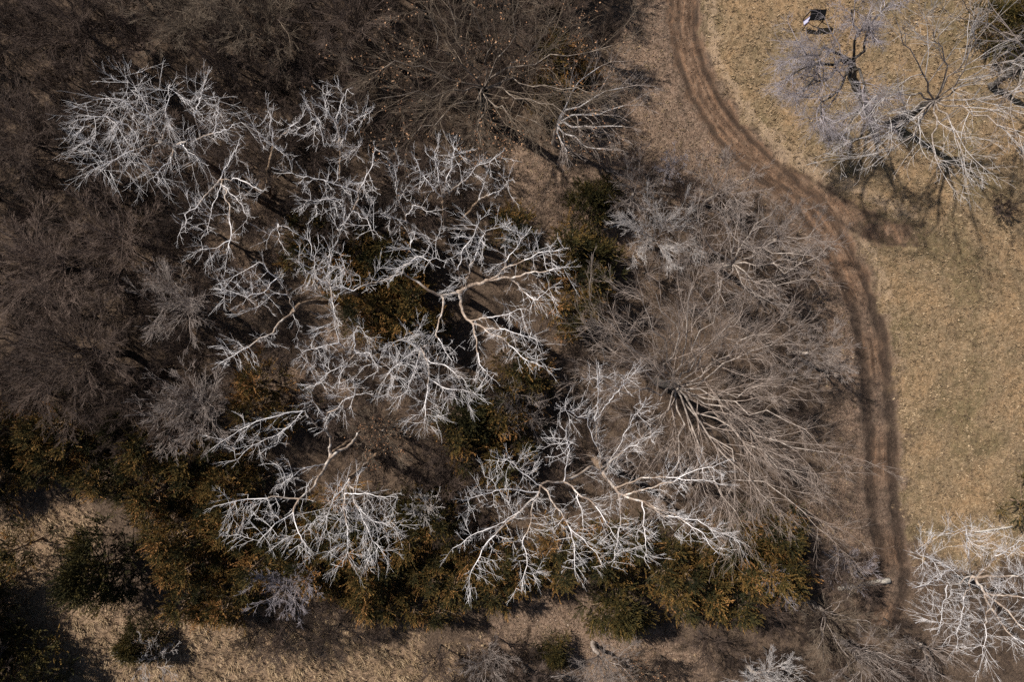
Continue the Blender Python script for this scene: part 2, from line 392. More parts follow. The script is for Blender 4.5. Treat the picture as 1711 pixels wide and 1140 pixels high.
def make_traced(name, label, group, trunk, limbs, lobes, mats, dens=11, tip=.0085, cat='tree', seed=1, cap=.045, spur=.8, kill=.36, leaves=None, sl=(.4, 1.1)):
    r = np.random.default_rng(seed)
    base = trunk[0][0] if not isinstance(trunk[0], np.ndarray) else None
    sx, sp_, sr, sl_ = skeleton(trunk, limbs, r)
    ns = len(sx)
    att = lobe_points(lobes, dens * .95, r)
    X, par = colonize(sx, sp_, att, r, kill=kill)
    n = len(X); acc_ = np.zeros(n); g_ = np.arange(n) >= ns
    for _k in range(4):
        cs = np.zeros((n, 3)); cn = np.zeros(n); np.add.at(cs, par[g_], X[g_]); np.add.at(cn, par[g_], 1)
        m_ = g_ & (cn > 0); X[m_] = .4 * X[m_] + .3 * X[par[m_]] + .3 * cs[m_] / cn[m_, None]
    kids = np.zeros(n, int)
    for i_ in range(n):
        if par[i_] >= 0: kids[par[i_]] += 1
    e = 2.35; rad = np.zeros(n)
    for i_ in range(n - 1, -1, -1):
        if kids[i_] == 0: acc_[i_] = tip ** e
        rad[i_] = acc_[i_] ** (1 / e)
        if i_ < ns: rad[i_] = max(sr[i_], min(rad[i_], cap))
        else: rad[i_] = min(rad[i_], cap * .75)
        if par[i_] >= 0: acc_[par[i_]] += acc_[i_] * 1.02 + (tip * .12) ** e
    origin = X[0].copy(); origin[2] = 0
    X0 = X - origin
    g = empty(name, (origin[0], origin[1], gz(origin[0], origin[1]) - .05), label, cat, group)
    lid = np.concatenate([np.array(sl_), np.full(n - ns, -1)])
    me = tube_mesh('trunk', [tubes(chains_from(X0, par, rad, lid == 0), 9)], mats[0]); link('trunk', me, g)
    thick = (lid > 0) & (rad > .035)
    # limbs: each traced limb a part of its own
    for k in range(1, len(limbs) + 1):
        sel = (lid == k) & thick
        if sel.sum() > 3:
            me = tube_mesh('limb', [tubes(chains_from(X0, par, rad, sel), 6)], mats[1]); link('limb', me, g)
    sel = (lid != 0) & ~((lid > 0) & thick & np.isin(lid, [k for k in range(1, len(limbs) + 1) if ((lid == k) & thick).sum() > 3]))
    parts = [tubes(chains_from(X0, par, rad, sel & (rad > .022)), 4), tubes(chains_from(X0, par, rad, sel & (rad <= .022)), 3)]
    for lv_ in spurs(X0, par, rad, ns, r, spur, sl): parts.append(brush_tubes(lv_, 3))
    link('crown', tube_mesh('crown', parts, mats[2]), g)
    return g

# ------------------------------------------------------------------ branching by repeated forking (brush-like crowns)
def grow(P0, D0, L0, R0, m, r, wander=.12, up=.06, out=None):
    n = len(P0); P = np.zeros((n, m, 3)); P[:, 0] = P0; d = D0.copy(); seg = (L0 / (m - 1))[:, None]
    for k in range(1, m):
        d = unit(d + r.normal(0, wander, (n, 3)) + np.array([0, 0, up]))
        P[:, k] = P[:, k - 1] + d * seg
    R_ = R0[:, None] * np.linspace(1, .45, m)[None]
    return P, R_
def fork(P, R_, k, r, t0=.2, ang=.6, ratio=.55, rr=.55, lens=None, flat=None):
    n, m, _ = P.shape; L = np.linalg.norm(P[:, -1] - P[:, 0], axis=1) if lens is None else lens
    idx = np.repeat(np.arange(n), k); t = r.uniform(t0, 1, n * k); t[::k] = 1.0
    f = t * (m - 1); i0 = np.minimum(f.astype(int), m - 2); fr = (f - i0)[:, None]
    pos = P[idx, i0] * (1 - fr) + P[idx, i0 + 1] * fr; T = unit(P[idx, i0 + 1] - P[idx, i0])
    rv = unit(r.normal(0, 1, (n * k, 3))); side = unit(rv - (rv * T).sum(1, keepdims=True) * T)
    a = r.normal(ang, .16, n * k)[:, None]; a[::k] *= .3
    D = T * np.cos(a) + side * np.sin(a)
    if flat is not None: D = unit(D * np.array([1, 1, flat]) )
    Ln = L[idx] * ratio * r.uniform(.6, 1.15, n * k) * (1.15 - .45 * t)
    Rn = np.maximum(R_[idx, i0] * rr, 0)
    return pos, D, Ln, Rn
def brush(limbsP, limbsR, levels, r, tip=.009):
    """limbsP: (n,m,3).  levels: list of dict(k, ang, ratio, m, wander, up)"""
    out = [(limbsP, limbsR)]; P, R_ = limbsP, limbsR; L = None
    for lv in levels:
        pos, D, Ln, Rn = fork(P, R_, lv['k'], r, lv.get('t0', .2), lv.get('ang', .6), lv.get('ratio', .55), lv.get('rr', .55), L)
        Rn = np.maximum(Rn, tip); P, R_ = grow(pos, D, Ln, Rn, lv.get('m', 4), r, lv.get('wander', .14), lv.get('up', .06)); L = Ln
        R_ = np.maximum(R_, tip * .7); out.append((P, R_))
    return out
def brush_tubes(lv, sides):
    P, R_ = lv; n, m, _ = P.shape
    return tube_arrays(P.reshape(-1, 3), R_.ravel(), np.repeat(np.arange(n), m), sides)
def tidy_limb(P, m, r, jit=.12):
    Q, _ = resample(P, max(.01, np.linalg.norm(np.diff(P, axis=0), axis=1).sum() / (m - 1) * .9999), 0, r)
    s = np.linspace(0, len(Q) - 1, m); Q = np.stack([np.interp(s, np.arange(len(Q)), Q[:, k]) for k in range(3)], 1)
    nz = r.normal(0, jit, (m, 3)); nz[0] = 0; return Q + nz
def leaf_quads(C, size, r, up=.5):
    n = len(C); a = unit(r.normal(0, 1, (n, 3))); nn = unit(r.normal(0, 1, (n, 3)) + np.array([0, 0, up])); bb = unit(np.cross(a, nn)); a = np.cross(nn, bb)
    s = size * r.uniform(.6, 1.3, (n, 1))
    V = np.stack([C - a * s, C + bb * s * .55, C + a * s, C - bb * s * .55], 1).reshape(-1, 3)
    return V, np.arange(4 * n).reshape(n, 4)
def make_brush_tree(name, label, group, hub, trunk_r, limbs, levels, mats, seed, cat='tree', tip=.009, trunk=None, leaves=0, lr=.1, lm=7, limb_jit=.12):
    """hub: (u,v,z) pixel position of the fork; limbs: pixel polylines starting at the hub"""
    r = np.random.default_rng(seed)
    hw = W(*hub); tb = trunk if trunk is not None else [(hw[0] + r.normal(0, .25), hw[1] + r.normal(0, .25), 0)]
    T0 = np.array([list(tb[0])] + [list(hw)]); origin = T0[0].copy(); origin[2] = 0
    g = empty(name, (origin[0], origin[1], gz(origin[0], origin[1]) - .05), label, cat, group)
    Q = tidy_limb(T0, 9, r, .05)
    link('trunk', tube_mesh('trunk', [tubes([(Q - origin, np.linspace(trunk_r * 1.25, trunk_r * .8, 9))], 9)], mats[0]), g)
    LP = np.stack([tidy_limb(np.vstack([hw, WA(l)]) if not isinstance(l, np.ndarray) else np.vstack([hw, l]), lm, r, limb_jit) for l in limbs])
    LP[:, 0] = hw; LR = np.linspace(1, .3, lm)[None] * (lr * .5 * np.sqrt(np.linalg.norm(LP[:, -1] - LP[:, 0], axis=1)[:, None]) * .8 + lr * .1)
    for k in range(len(LP)):
        link('limb', tube_mesh('limb', [tubes([(LP[k] - origin, LR[k])], 6)], mats[1]), g)
    lv = brush(LP, LR, levels, r, tip)
    parts = []
    for j, (P, R_) in enumerate(lv[1:]): parts.append(brush_tubes((P - origin, R_), 4 if j == 0 else 3))
    link('crown', tube_mesh('crown', parts, mats[2]), g)
    if leaves:
        E = lv[-1][0][:, -1]; C = E[r.integers(0, len(E), leaves)] + r.normal(0, .1, (leaves, 3)) - origin
        hx = np.sin(C[:, 0] * 1.1 + 1) + np.sin(C[:, 1] * 1.3 + 2); C = C[hx > .1]
        V, F = leaf_quads(C, .06, r); link('dry_leaves', new_mesh('dry_leaves', V, F, M['oak_leaf'], {'tint': np.repeat(r.random(len(C)), 4)}), g)
    return g
def ring_limbs(hub, R_, ztop, n, r, a0=0, a1=360, zlow=None, steep=1.0):
    """limbs fanning out from a hub in world space; returns a list of arrays"""
    hw = W(*hub); out = []
    for k in range(n):
        a = math.radians(a0 + (a1 - a0) * (k + r.uniform(.1, .9)) / n); rr_ = R_ * r.uniform(.55, 1.0); z1 = ztop - (ztop - hub[2]) * .5 * (rr_ / R_) ** 2 * steep
        e = np.array([hw[0] + math.cos(a) * rr_, hw[1] + math.sin(a) * rr_, z1])
        mid = hw * .5 + e * .5 + np.array([0, 0, .12 * (ztop - hub[2])]) + r.normal(0, .25, 3); out.append(np.stack([mid, e]))
    return out

# ------------------------------------------------------------------ the pale trees, traced
def under(hub, lean=(0, 0)):
    u, v, z = hub; s = (H - z) / H; return (855.5 + (u - 855.5) * s + lean[0], 570 + (v - 570) * s + lean[1], 0)
WHITE = [M['white_trunk'], M['white_limb'], M['white_twig']]
PG = 'pale bare trees standing in the wood'
def pale(label, hub, r0, limbs, lobes, seed, lean=(0, 0), trunk=None, **kw):
    tr = trunk or [under(hub, lean), hub]
    return make_traced('bare_tree', label, PG, (tr, r0, r0 * .75), [([*p], a * .7, b_ * .6) for p, a, b_ in limbs], lobes, WHITE, seed=seed, **kw)

pale('largest pale bare tree at the middle, thick tan limbs crossing over dark green cedars', (765, 488, 9), .30, [
    ([(765, 488, 9), (790, 475, 10), (820, 466, 11), (860, 462, 12), (900, 455, 12.6), (950, 445, 13)], .20, .03),
    ([(815, 466, 11), (843, 450, 12), (870, 436, 13), (905, 418, 14), (950, 414, 14)], .09, .02),
    ([(850, 466, 11.5), (872, 488, 12), (895, 503, 12.5), (925, 480, 12.8)], .08, .02),
    ([(778, 478, 9.5), (783, 445, 11), (797, 415, 12.5), (812, 385, 14)], .08, .02),
    ([(840, 460, 11.5), (850, 430, 13), (868, 402, 14), (888, 378, 14.5)], .07, .02),
    ([(768, 480, 9.5), (764, 450, 11), (772, 425, 12.5), (800, 372, 14)], .07, .02),
    ([(768, 492, 9.5), (772, 510, 10), (780, 530, 10.5), (790, 541, 11)], .17, .12),
    ([(790, 541, 11), (796, 580, 12), (804, 612, 13), (829, 637, 13.5)], .09, .02),
    ([(791, 541, 11), (830, 560, 12), (852, 577, 12.5), (880, 598, 13), (905, 612, 13.5)], .10, .02),
    ([(785, 535, 10.8), (830, 530, 12), (878, 516, 13)], .07, .02),
    ([(800, 545, 11.3), (850, 550, 12.7), (897, 568, 13.6)], .07, .02),
    ([(765, 488, 9), (735, 493, 9.5), (717, 485, 10), (692, 472, 10.5), (675, 456, 11)], .17, .09),
    ([(675, 456, 11), (673, 443, 12), (700, 430, 13), (740, 436, 14)], .09, .02),
    ([(678, 458, 11), (640, 466, 12), (612, 476, 12.6), (588, 487, 13), (566, 476, 13.4)], .09, .05),
    ([(733, 493, 9.5), (738, 515, 10), (733, 540, 10.5), (728, 560, 11), (741, 578, 12), (754, 602, 13)], .10, .02)],
    [(700, 425, 13.5, 42), (725, 400, 13.6, 28), (648, 452, 13, 28), (618, 470, 13, 30), (592, 455, 13.2, 20), (788, 405, 13.5, 42), (812, 372, 14, 28), (868, 398, 14, 40), (918, 428, 13.8, 38), (938, 452, 13, 26),
     (905, 478, 12.8, 34), (895, 505, 12.3, 22), (850, 520, 13, 28), (868, 568, 13, 44), (828, 558, 12.5, 28), (812, 622, 13.3, 30), (890, 600, 13.2, 30), (748, 582, 12.5, 24), (765, 482, 10.5, 24), (835, 440, 13, 30), (712, 560, 12, 20)], 11)

pale('upright round-topped pale bare tree just left of the largest pale tree', (552, 478, 11), .19, [
    ([(552, 478, 11), (540, 450, 12.5), (520, 425, 14)], .07, .02), ([(552, 478, 11), (553, 440, 13), (548, 410, 14.5)], .07, .02),
    ([(552, 478, 11), (515, 455, 12.5), (500, 440, 13.2)], .06, .02), ([(552, 478, 11), (575, 450, 13), (568, 425, 14)], .06, .02),
    ([(552, 478, 11), (556, 505, 12), (560, 540, 13)], .07, .02)],
    [(530, 440, 13.6, 46), (558, 440, 13.8, 34), (548, 480, 12.6, 30), (558, 515, 12.5, 22), (566, 425, 14, 24), (515, 470, 12.5, 20)], 12)

pale('pale bare tree with a bent brown trunk and two long arms reaching left', (488, 522, 8), .18, [
    ([(488, 522, 8), (470, 540, 9), (450, 560, 10), (422, 574, 10.6), (395, 590, 11.2), (366, 608, 11.8)], .12, .02),
    ([(488, 522, 8), (486, 498, 9), (474, 480, 10), (460, 463, 11)], .09, .05), ([(460, 463, 11), (436, 437, 12), (400, 458, 12.3), (368, 484, 12.4)], .045, .012),
    ([(460, 466, 10.9), (440, 488, 11.4), (410, 495, 12), (370, 482, 12.5)], .06, .02), ([(480, 490, 9.5), (455, 492, 10.6), (425, 515, 11.6)], .05, .02), ([(488, 524, 8), (500, 545, 9), (494, 565, 9.5)], .03, .012)],
    [(405, 592, 11.2, 32), (445, 568, 10.6, 26), (370, 578, 11.5, 18), (440, 488, 11.6, 34), (402, 495, 12.2, 38), (375, 484, 12.5, 26), (468, 470, 11, 18), (380, 600, 11.5, 20)], 13,
    trunk=[(572, 506, 0), (548, 505, 2.5), (522, 505, 5), (500, 508, 7), (488, 522, 8)], dens=9)

pale('pale bare tree with loose drooping twig clusters, just left of the round fan-shaped pale tree', (594, 590, 10), .16, [
    ([(594, 590, 10), (565, 575, 11), (530, 580, 12), (505, 590, 12.4)], .07, .02), ([(594, 590, 10), (590, 560, 11.5), (598, 545, 12.5)], .06, .02),
    ([(594, 590, 10), (572, 618, 11.5), (565, 650, 12.5)], .07, .02), ([(594, 590, 10), (620, 590, 11.5), (632, 620, 12.6)], .06, .02), ([(570, 576, 11), (560, 545, 12), (555, 520, 13)], .05, .015), ([(578, 610, 11.3), (545, 625, 12.2), (525, 645, 12.8)], .05, .015)],
    [(520, 588, 12.4, 32), (550, 565, 12.4, 32), (545, 610, 12.4, 38), (532, 640, 12.6, 22), (598, 562, 12.4, 30), (618, 605, 12.6, 32), (570, 640, 12.6, 24), (575, 590, 12, 26), (560, 535, 12.8, 22), (605, 630, 12.4, 16)], 14)

pale('dense fan-shaped pale bare tree with a bright stem, below the largest pale tree', (703, 583, 10.5), .18, [
    ([(703, 583, 10.5), (715, 603, 11.4), (718, 632, 12.4), (714, 660, 13), (708, 706, 13.6)], .10, .02), ([(714, 600, 11.3), (742, 610, 12.2), (768, 627, 13), (778, 645, 13.5)], .06, .02),
    ([(718, 632, 12.4), (755, 652, 13), (802, 661, 13.5)], .06, .02), ([(703, 583, 10.5), (694, 615, 12), (680, 655, 13.4)], .07, .02), ([(703, 583, 10.5), (672, 600, 12.4), (650, 622, 13.6)], .06, .02), ([(703, 583, 10.5), (680, 570, 12), (650, 572, 13.4)], .06, .02)],
    [(668, 592, 13, 38), (682, 632, 13.4, 42), (656, 625, 13.4, 30), (712, 690, 13.5, 32), (752, 648, 13.4, 32), (692, 560, 12.6, 30), (722, 650, 13, 32), (700, 600, 12.4, 26), (665, 660, 13.4, 22), (695, 710, 13.4, 16), (785, 658, 13.5, 18)], 15, dens=12, sl=(.6, 1.5))

pale('pale bare tree with a broken brown trunk and two arms over the lower left cedars', (552, 760, 6.5), .22, [
    ([(552, 760, 6.5), (549, 730, 8), (544, 702, 9.5), (546, 690, 10.4), (565, 680, 11), (592, 658, 12), (622, 661, 12.5)], .12, .02), ([(543, 722, 8.5), (518, 703, 10), (505, 688, 11)], .06, .045),
    ([(505, 686, 11), (482, 712, 11.8), (460, 745, 12.5)], .07, .02), ([(504, 685, 11), (465, 692, 12), (420, 706, 12.6), (367, 740, 13)], .06, .02), ([(490, 705, 11.6), (462, 728, 12), (425, 740, 12.5), (392, 770, 13)], .06, .02),
    ([(552, 760, 6.5), (541, 790, 8.5), (522, 813, 10), (496, 838, 11.5), (489, 858, 12)], .17, .08), ([(489, 858, 12), (492, 880, 12.4), (502, 902, 12.8), (524, 928, 13.2)], .08, .02),
    ([(500, 834, 11.3), (445, 830, 12.2), (400, 838, 12.8), (362, 846, 13.2)], .08, .02), ([(545, 773, 7.5), (500, 788, 9.5), (464, 812, 11)], .05, .015), ([(489, 860, 12), (455, 880, 12.7), (430, 905, 13)], .05, .015), ([(546, 700, 9.8), (522, 672, 11), (516, 655, 11.6)], .03, .012), ([(552, 760, 7), (590, 738, 5.5), (600, 722, 3)], .15, .13)],
    [(412, 712, 12.8, 32), (385, 738, 13, 22), (440, 738, 12.6, 30), (470, 738, 12.4, 24), (505, 690, 11.4, 16), (568, 668, 12, 28), (545, 690, 11, 18), (400, 850, 12.9, 36), (378, 838, 13.2, 22), (440, 856, 12.7, 36), (392, 880, 12.9, 22),
     (470, 882, 12.7, 28), (500, 900, 13, 32), (518, 928, 13.2, 16), (480, 812, 11.2, 28), (515, 812, 11.2, 18), (535, 862, 12.4, 26), (450, 905, 13, 18), (470, 770, 10.5, 14)], 16, dens=9.5)

pale('round bushy-topped pale bare tree among the lower left cedars, right of the broken-trunked tree', (584, 800, 10), .19, [
    ([(584, 800, 10), (578, 830, 11.4), (576, 870, 12.6), (582, 915, 13.4), (572, 948, 13.8)], .10, .02), ([(584, 805, 10.3), (600, 850, 12.2), (618, 890, 13.2), (640, 920, 13.8)], .08, .02), ([(584, 825, 11.2), (620, 826, 12.4), (665, 832, 13.4)], .06, .02),
    ([(590, 850, 12), (625, 872, 13), (665, 882, 13.8)], .06, .02), ([(584, 800, 10), (560, 830, 12), (545, 870, 13.2)], .06, .02)],
    [(600, 902, 13.6, 46), (568, 870, 13.2, 44), (640, 872, 13.5, 40), (570, 925, 13.6, 34), (630, 915, 13.6, 30), (610, 835, 13, 30), (655, 836, 13.4, 18), (556, 832, 12.6, 28), (588, 800, 11.4, 18), (600, 790, 11, 14)], 17, dens=11, sl=(.6, 1.4))

pale('very wide pale bare tree with brown forked trunk, lowest of those near the middle', (1008, 788, 7.5), .30, [
    ([(1008, 788, 7.5), (988, 784, 8.6), (968, 796, 9.6), (945, 807, 10.4), (916, 803, 11), (903, 812, 11.4)], .15, .10),
    ([(903, 812, 11.4), (892, 846, 12), (882, 880, 12.6), (876, 905, 13), (884, 945, 13.6), (872, 990, 14)], .10, .02), ([(905, 814, 11.4), (924, 842, 12.2), (942, 868, 12.8), (962, 912, 13.4), (962, 965, 13.8)], .09, .02), ([(950, 880, 13), (985, 912, 13.5), (1006, 946, 13.8)], .05, .02),
    ([(898, 832, 11.8), (862, 862, 12.6), (832, 888, 13), (803, 925, 13.4), (785, 962, 13.6), (783, 1003, 13.8)], .09, .02), ([(902, 818, 11.5), (850, 820, 12.4), (808, 826, 13), (772, 838, 13.4)], .06, .02), ([(880, 850, 12.2), (830, 880, 13), (790, 893, 13.3), (756, 918, 13.6)], .05, .02),
    ([(944, 806, 10.4), (948, 775, 11.6), (949, 745, 12.8), (946, 715, 13.6)], .05, .015), ([(945, 807, 10.4), (968, 824, 11), (998, 850, 12), (1022, 880, 12.8), (1032, 905, 13.2)], .09, .02), ([(970, 826, 11.1), (972, 855, 12), (976, 885, 12.8)], .06, .02), ([(903, 812, 11.4), (880, 795, 12.2), (850, 770, 13), (820, 762, 13.6)], .05, .015),
    ([(1008, 788, 7.5), (1018, 804, 8.3), (1030, 820, 9), (1037, 838, 9.8)], .20, .11), ([(1037, 838, 9.8), (1038, 872, 11), (1030, 908, 12), (1022, 948, 13)], .07, .02), ([(1033, 828, 9.4), (1075, 840, 10.6), (1110, 855, 11.6), (1145, 872, 12.4), (1178, 892, 13), (1202, 928, 13.4)], .12, .02),
    ([(1040, 826, 9.4), (1070, 824, 10.5), (1110, 812, 11.6), (1150, 795, 12.6), (1206, 774, 13.4)], .09, .02), ([(1036, 812, 9), (1075, 801, 10.6), (1125, 798, 12), (1165, 804, 13), (1218, 812, 13.6)], .09, .02), ([(1060, 850, 10.4), (1110, 862, 11.6), (1160, 872, 12.8), (1236, 909, 13.6)], .07, .02), ([(1068, 845, 10.6), (1078, 885, 12), (1080, 942, 13.4)], .06, .02),
    ([(1008, 786, 7.6), (1022, 772, 9), (1055, 748, 10.8), (1100, 722, 12.6)], .09, .02), ([(1006, 782, 7.8), (997, 745, 9.5), (978, 702, 11.4), (938, 682, 12.8)], .06, .02), ([(998, 748, 9.4), (994, 705, 11), (998, 662, 12.6), (1003, 618, 14)], .07, .02), ([(995, 705, 11), (1022, 668, 12.4), (1056, 618, 14)], .06, .02), ([(1012, 776, 8.6), (1040, 735, 10.6), (1078, 672, 13)], .05, .015)],
    [(832, 815, 13, 38), (800, 832, 13.2, 32), (788, 900, 13.3, 30), (765, 912, 13.5, 14), (848, 850, 13, 34), (812, 925, 13.4, 30), (795, 958, 13.5, 28), (785, 988, 13.7, 18), (870, 905, 13.3, 34), (882, 945, 13.6, 32), (870, 982, 13.8, 18), (935, 880, 13, 34), (952, 925, 13.4, 34),
     (992, 930, 13.5, 28), (905, 860, 12.6, 30), (932, 742, 13, 32), (900, 765, 12.8, 28), (850, 775, 13, 30), (820, 765, 13.5, 18), (988, 862, 12.4, 34), (1005, 895, 12.8, 28), (998, 638, 13.6, 30), (1045, 640, 13.6, 30), (985, 690, 12.4, 24), (950, 688, 12.6, 24), (1055, 745, 11.6, 30), (1092, 725, 12.5, 22),
     (1130, 795, 12.4, 34), (1185, 786, 13.2, 32), (1105, 855, 12, 36), (1150, 878, 12.8, 38), (1190, 890, 13.2, 34), (1200, 915, 13.3, 22), (1060, 895, 12, 36), (1038, 930, 12.8, 24), (1082, 925, 13, 26), (1220, 895, 13.5, 18), (1010, 790, 9.6, 26), (1020, 850, 11, 24), (1065, 690, 12.5, 24)], 18, dens=10)

pale('slim upright pale bare tree above the largest pale tree, its twigs fanning towards the top', (741, 328, 9.5), .14, [
    ([(741, 328, 9.5), (734, 290, 12), (722, 250, 14)], .07, .02), ([(741, 328, 9.5), (750, 285, 12), (762, 246, 14)], .07, .02), ([(742, 326, 9.5), (780, 296, 12), (802, 278, 13), (833, 258, 14)], .08, .02), ([(741, 328, 9.5), (714, 304, 11.6), (692, 262, 13.5)], .06, .02)],
    [(732, 265, 13.4, 30), (762, 262, 13.4, 30), (795, 280, 13, 28), (825, 268, 13.8, 20), (705, 298, 12.6, 28), (742, 305, 11.4, 22), (765, 310, 11.5, 20), (700, 272, 13.4, 18)], 19, trunk=[(747, 402, 0), (742, 360, 5), (741, 328, 9.5)])
pale('thin leaning pale bare tree right of the slim upright one, sparsely twigged', (798, 337, 8), .12, [
    ([(798, 337, 8), (818, 322, 10), (836, 314, 11.5), (856, 300, 13)], .07, .015), ([(799, 334, 8.2), (812, 300, 10.5), (815, 275, 12.5)], .045, .015)],
    [(842, 308, 12.2, 24), (852, 328, 12, 14), (815, 285, 11.8, 20), (850, 290, 12.8, 14)], 20, trunk=[(760, 385, 0), (776, 362, 4), (798, 337, 8)], dens=8)
pale('small crooked pale bare tree left of the slim upright one, leaning to the top left', (682, 372, 7), .12, [
    ([(682, 372, 7), (666, 332, 9), (661, 300, 11), (664, 262, 12.8)], .08, .015), ([(682, 372, 7), (655, 362, 8.8), (635, 356, 10)], .05, .015), ([(680, 362, 7.4), (692, 342, 8.8), (725, 352, 10), (738, 350, 10.6)], .05, .015), ([(666, 332, 9), (685, 305, 10.5)], .04, .015)],
    [(660, 275, 12.4, 18), (650, 356, 9.8, 20), (700, 348, 9.4, 26), (672, 388, 8.4, 20), (684, 305, 10.6, 16), (645, 385, 9, 16)], 21, dens=9, trunk=[(702, 398, 0), (692, 388, 4), (682, 372, 7)])
pale('pale bare tree with a round low crown of curved twigs between two upright pale trees', (591, 352, 9.5), .16, [
    ([(591, 352, 9.5), (600, 315, 11), (622, 280, 12.4), (627, 248, 13.2)], .08, .02), ([(591, 352, 9.5), (560, 330, 11.4), (520, 335, 12.6)], .07, .02), ([(598, 322, 10.8), (560, 306, 11.8), (515, 295, 12.6)], .06, .02), ([(591, 352, 9.5), (575, 372, 11), (565, 385, 12)], .05, .015), ([(591, 352, 9.5), (612, 365, 11), (625, 385, 12)], .05, .015)],
    [(560, 318, 12.2, 36), (520, 300, 12.6, 28), (520, 342, 12.6, 26), (602, 328, 12, 34), (562, 352, 12, 34), (588, 380, 11.8, 26), (628, 262, 13, 18), (625, 330, 12, 22), (490, 290, 12.5, 18)], 22, dens=12)
pale('tall pale bare tree with two upright stems, upper middle, beside the brown oak', (570, 250, 9.5), .15, [
    ([(570, 250, 9.5), (562, 215, 11.6), (562, 180, 13), (580, 148, 14.4)], .08, .02), ([(570, 246, 9.7), (588, 205, 12), (622, 184, 13.4)], .07, .02), ([(570, 252, 9.5), (540, 225, 11), (520, 190, 12.8), (512, 172, 13.6)], .07, .02), ([(570, 225, 11), (545, 180, 13), (540, 155, 14)], .06, .02), ([(569, 270, 8.4), (590, 255, 10.4), (605, 240, 11.6)], .05, .015)],
    [(562, 170, 13.6, 34), (582, 155, 14.2, 20), (602, 192, 13.2, 30), (528, 192, 13, 32), (545, 225, 12, 28), (578, 262, 11.2, 30), (590, 235, 11.6, 24), (510, 215, 12.4, 20), (622, 190, 13.4, 14)], 23, trunk=[(572, 330, 0), (569, 292, 5), (570, 250, 9.5)], dens=11)
pale('narrow pale bare tree with a dark leaning trunk, between the two widest upper left crowns', (458, 240, 9.5), .15, [
    ([(458, 240, 9.5), (480, 218, 11), (505, 195, 12.5), (512, 180, 13.2)], .08, .02), ([(458, 240, 9.5), (454, 205, 11.6), (448, 180, 13)], .06, .02), ([(458, 240, 9.5), (440, 225, 11), (425, 212, 12.2)], .05, .02), ([(458, 244, 9.3), (475, 262, 10.6)], .04, .015)],
    [(452, 198, 12.4, 24), (430, 215, 12.2, 20), (485, 210, 12.4, 22), (444, 242, 11.4, 20), (470, 255, 11, 16), (508, 180, 13.4, 14)], 24, trunk=[(452, 330, 0), (447, 295, 4), (458, 240, 9.5)], dens=10)
pale('widest upper left pale bare tree, fine bright twigs fanning up and left over dark brush', (290, 242, 9), .22, [
    ([(290, 242, 9), (272, 230, 9.8), (255, 200, 11.4), (236, 165, 13), (208, 125, 14.5)], .10, .02), ([(274, 232, 9.8), (276, 190, 12), (280, 145, 14)], .08, .02), ([(272, 232, 9.8), (222, 214, 12), (180, 195, 13.4), (128, 192, 14.5)], .09, .02), ([(276, 238, 9.6), (215, 252, 12), (150, 284, 14)], .08, .02),
    ([(290, 242, 9), (333, 228, 10.4), (378, 215, 12), (402, 203, 13)], .10, .02), ([(333, 228, 10.4), (325, 190, 12), (338, 150, 13.6), (345, 125, 14.4)], .07, .02), ([(290, 244, 9), (282, 272, 11), (250, 298, 12.8)], .07, .02), ([(300, 246, 9.2), (325, 262, 10.6), (348, 275, 11.6)], .05, .02), ([(260, 205, 11.2), (200, 165, 13.4), (160, 165, 14.2)], .07, .02), ([(355, 220, 11.2), (365, 180, 13), (362, 160, 14)], .05, .02)],
    [(212, 150, 14, 34), (185, 182, 14, 36), (150, 210, 14, 32), (160, 252, 13.6, 32), (205, 225, 13, 36), (252, 182, 13, 34), (282, 155, 13.8, 28), (325, 160, 13.6, 30), (355, 188, 13, 30), (385, 205, 12.8, 24), (235, 275, 12.4, 30), (185, 280, 13.4, 20), (295, 222, 11.6, 28), (265, 300, 12.4, 18), (320, 262, 11, 22), (145, 180, 14.3, 20), (230, 120, 14.4, 18), (340, 135, 14.2, 20)], 25, dens=9, kill=.36, sl=(.6, 1.8))
pale('pale bare tree spreading downward like a hand, just below the widest upper left crown', (368, 300, 9), .16, [
    ([(368, 300, 9), (340, 330, 10.6), (315, 352, 11.6), (297, 396, 12.6)], .09, .02), ([(368, 300, 9), (382, 340, 10.8), (389, 378, 11.8), (384, 410, 12.4), (374, 462, 13)], .09, .02), ([(368, 300, 9), (400, 300, 10.6), (440, 320, 12)], .07, .02), ([(368, 298, 9), (386, 262, 11), (402, 226, 12.6)], .06, .02), ([(388, 400, 12.2), (360, 415, 12.6), (330, 418, 13)], .05, .015), ([(370, 305, 9.4), (352, 350, 11.4), (345, 390, 12.4)], .06, .02), ([(375, 310, 9.6), (408, 345, 11.6), (412, 368, 12.4)], .05, .015)],
    [(325, 345, 12, 28), (345, 372, 12.2, 24), (308, 378, 12.4, 16), (385, 350, 11.8, 28), (425, 312, 11.8, 26), (395, 248, 12.2, 24), (365, 425, 12.6, 28), (345, 418, 12.8, 20), (374, 452, 13, 14), (410, 352, 12.2, 18), (370, 320, 10.6, 22), (400, 380, 12.2, 14)], 26, dens=10)
pale('small pale bare treetop between the hand-shaped tree and the arm-reaching tree', (464, 374, 8), .10, [
    ([(464, 374, 8), (452, 392, 9.4), (444, 412, 10.4)], .05, .015), ([(464, 374, 8), (485, 382, 9.4), (496, 390, 10)], .04, .015), ([(464, 374, 8), (466, 400, 9.6), (474, 415, 10.2)], .04, .015)],
    [(450, 396, 9.8, 18), (468, 398, 9.8, 14), (484, 384, 9.6, 11), (440, 408, 10.2, 10)], 27, dens=9)
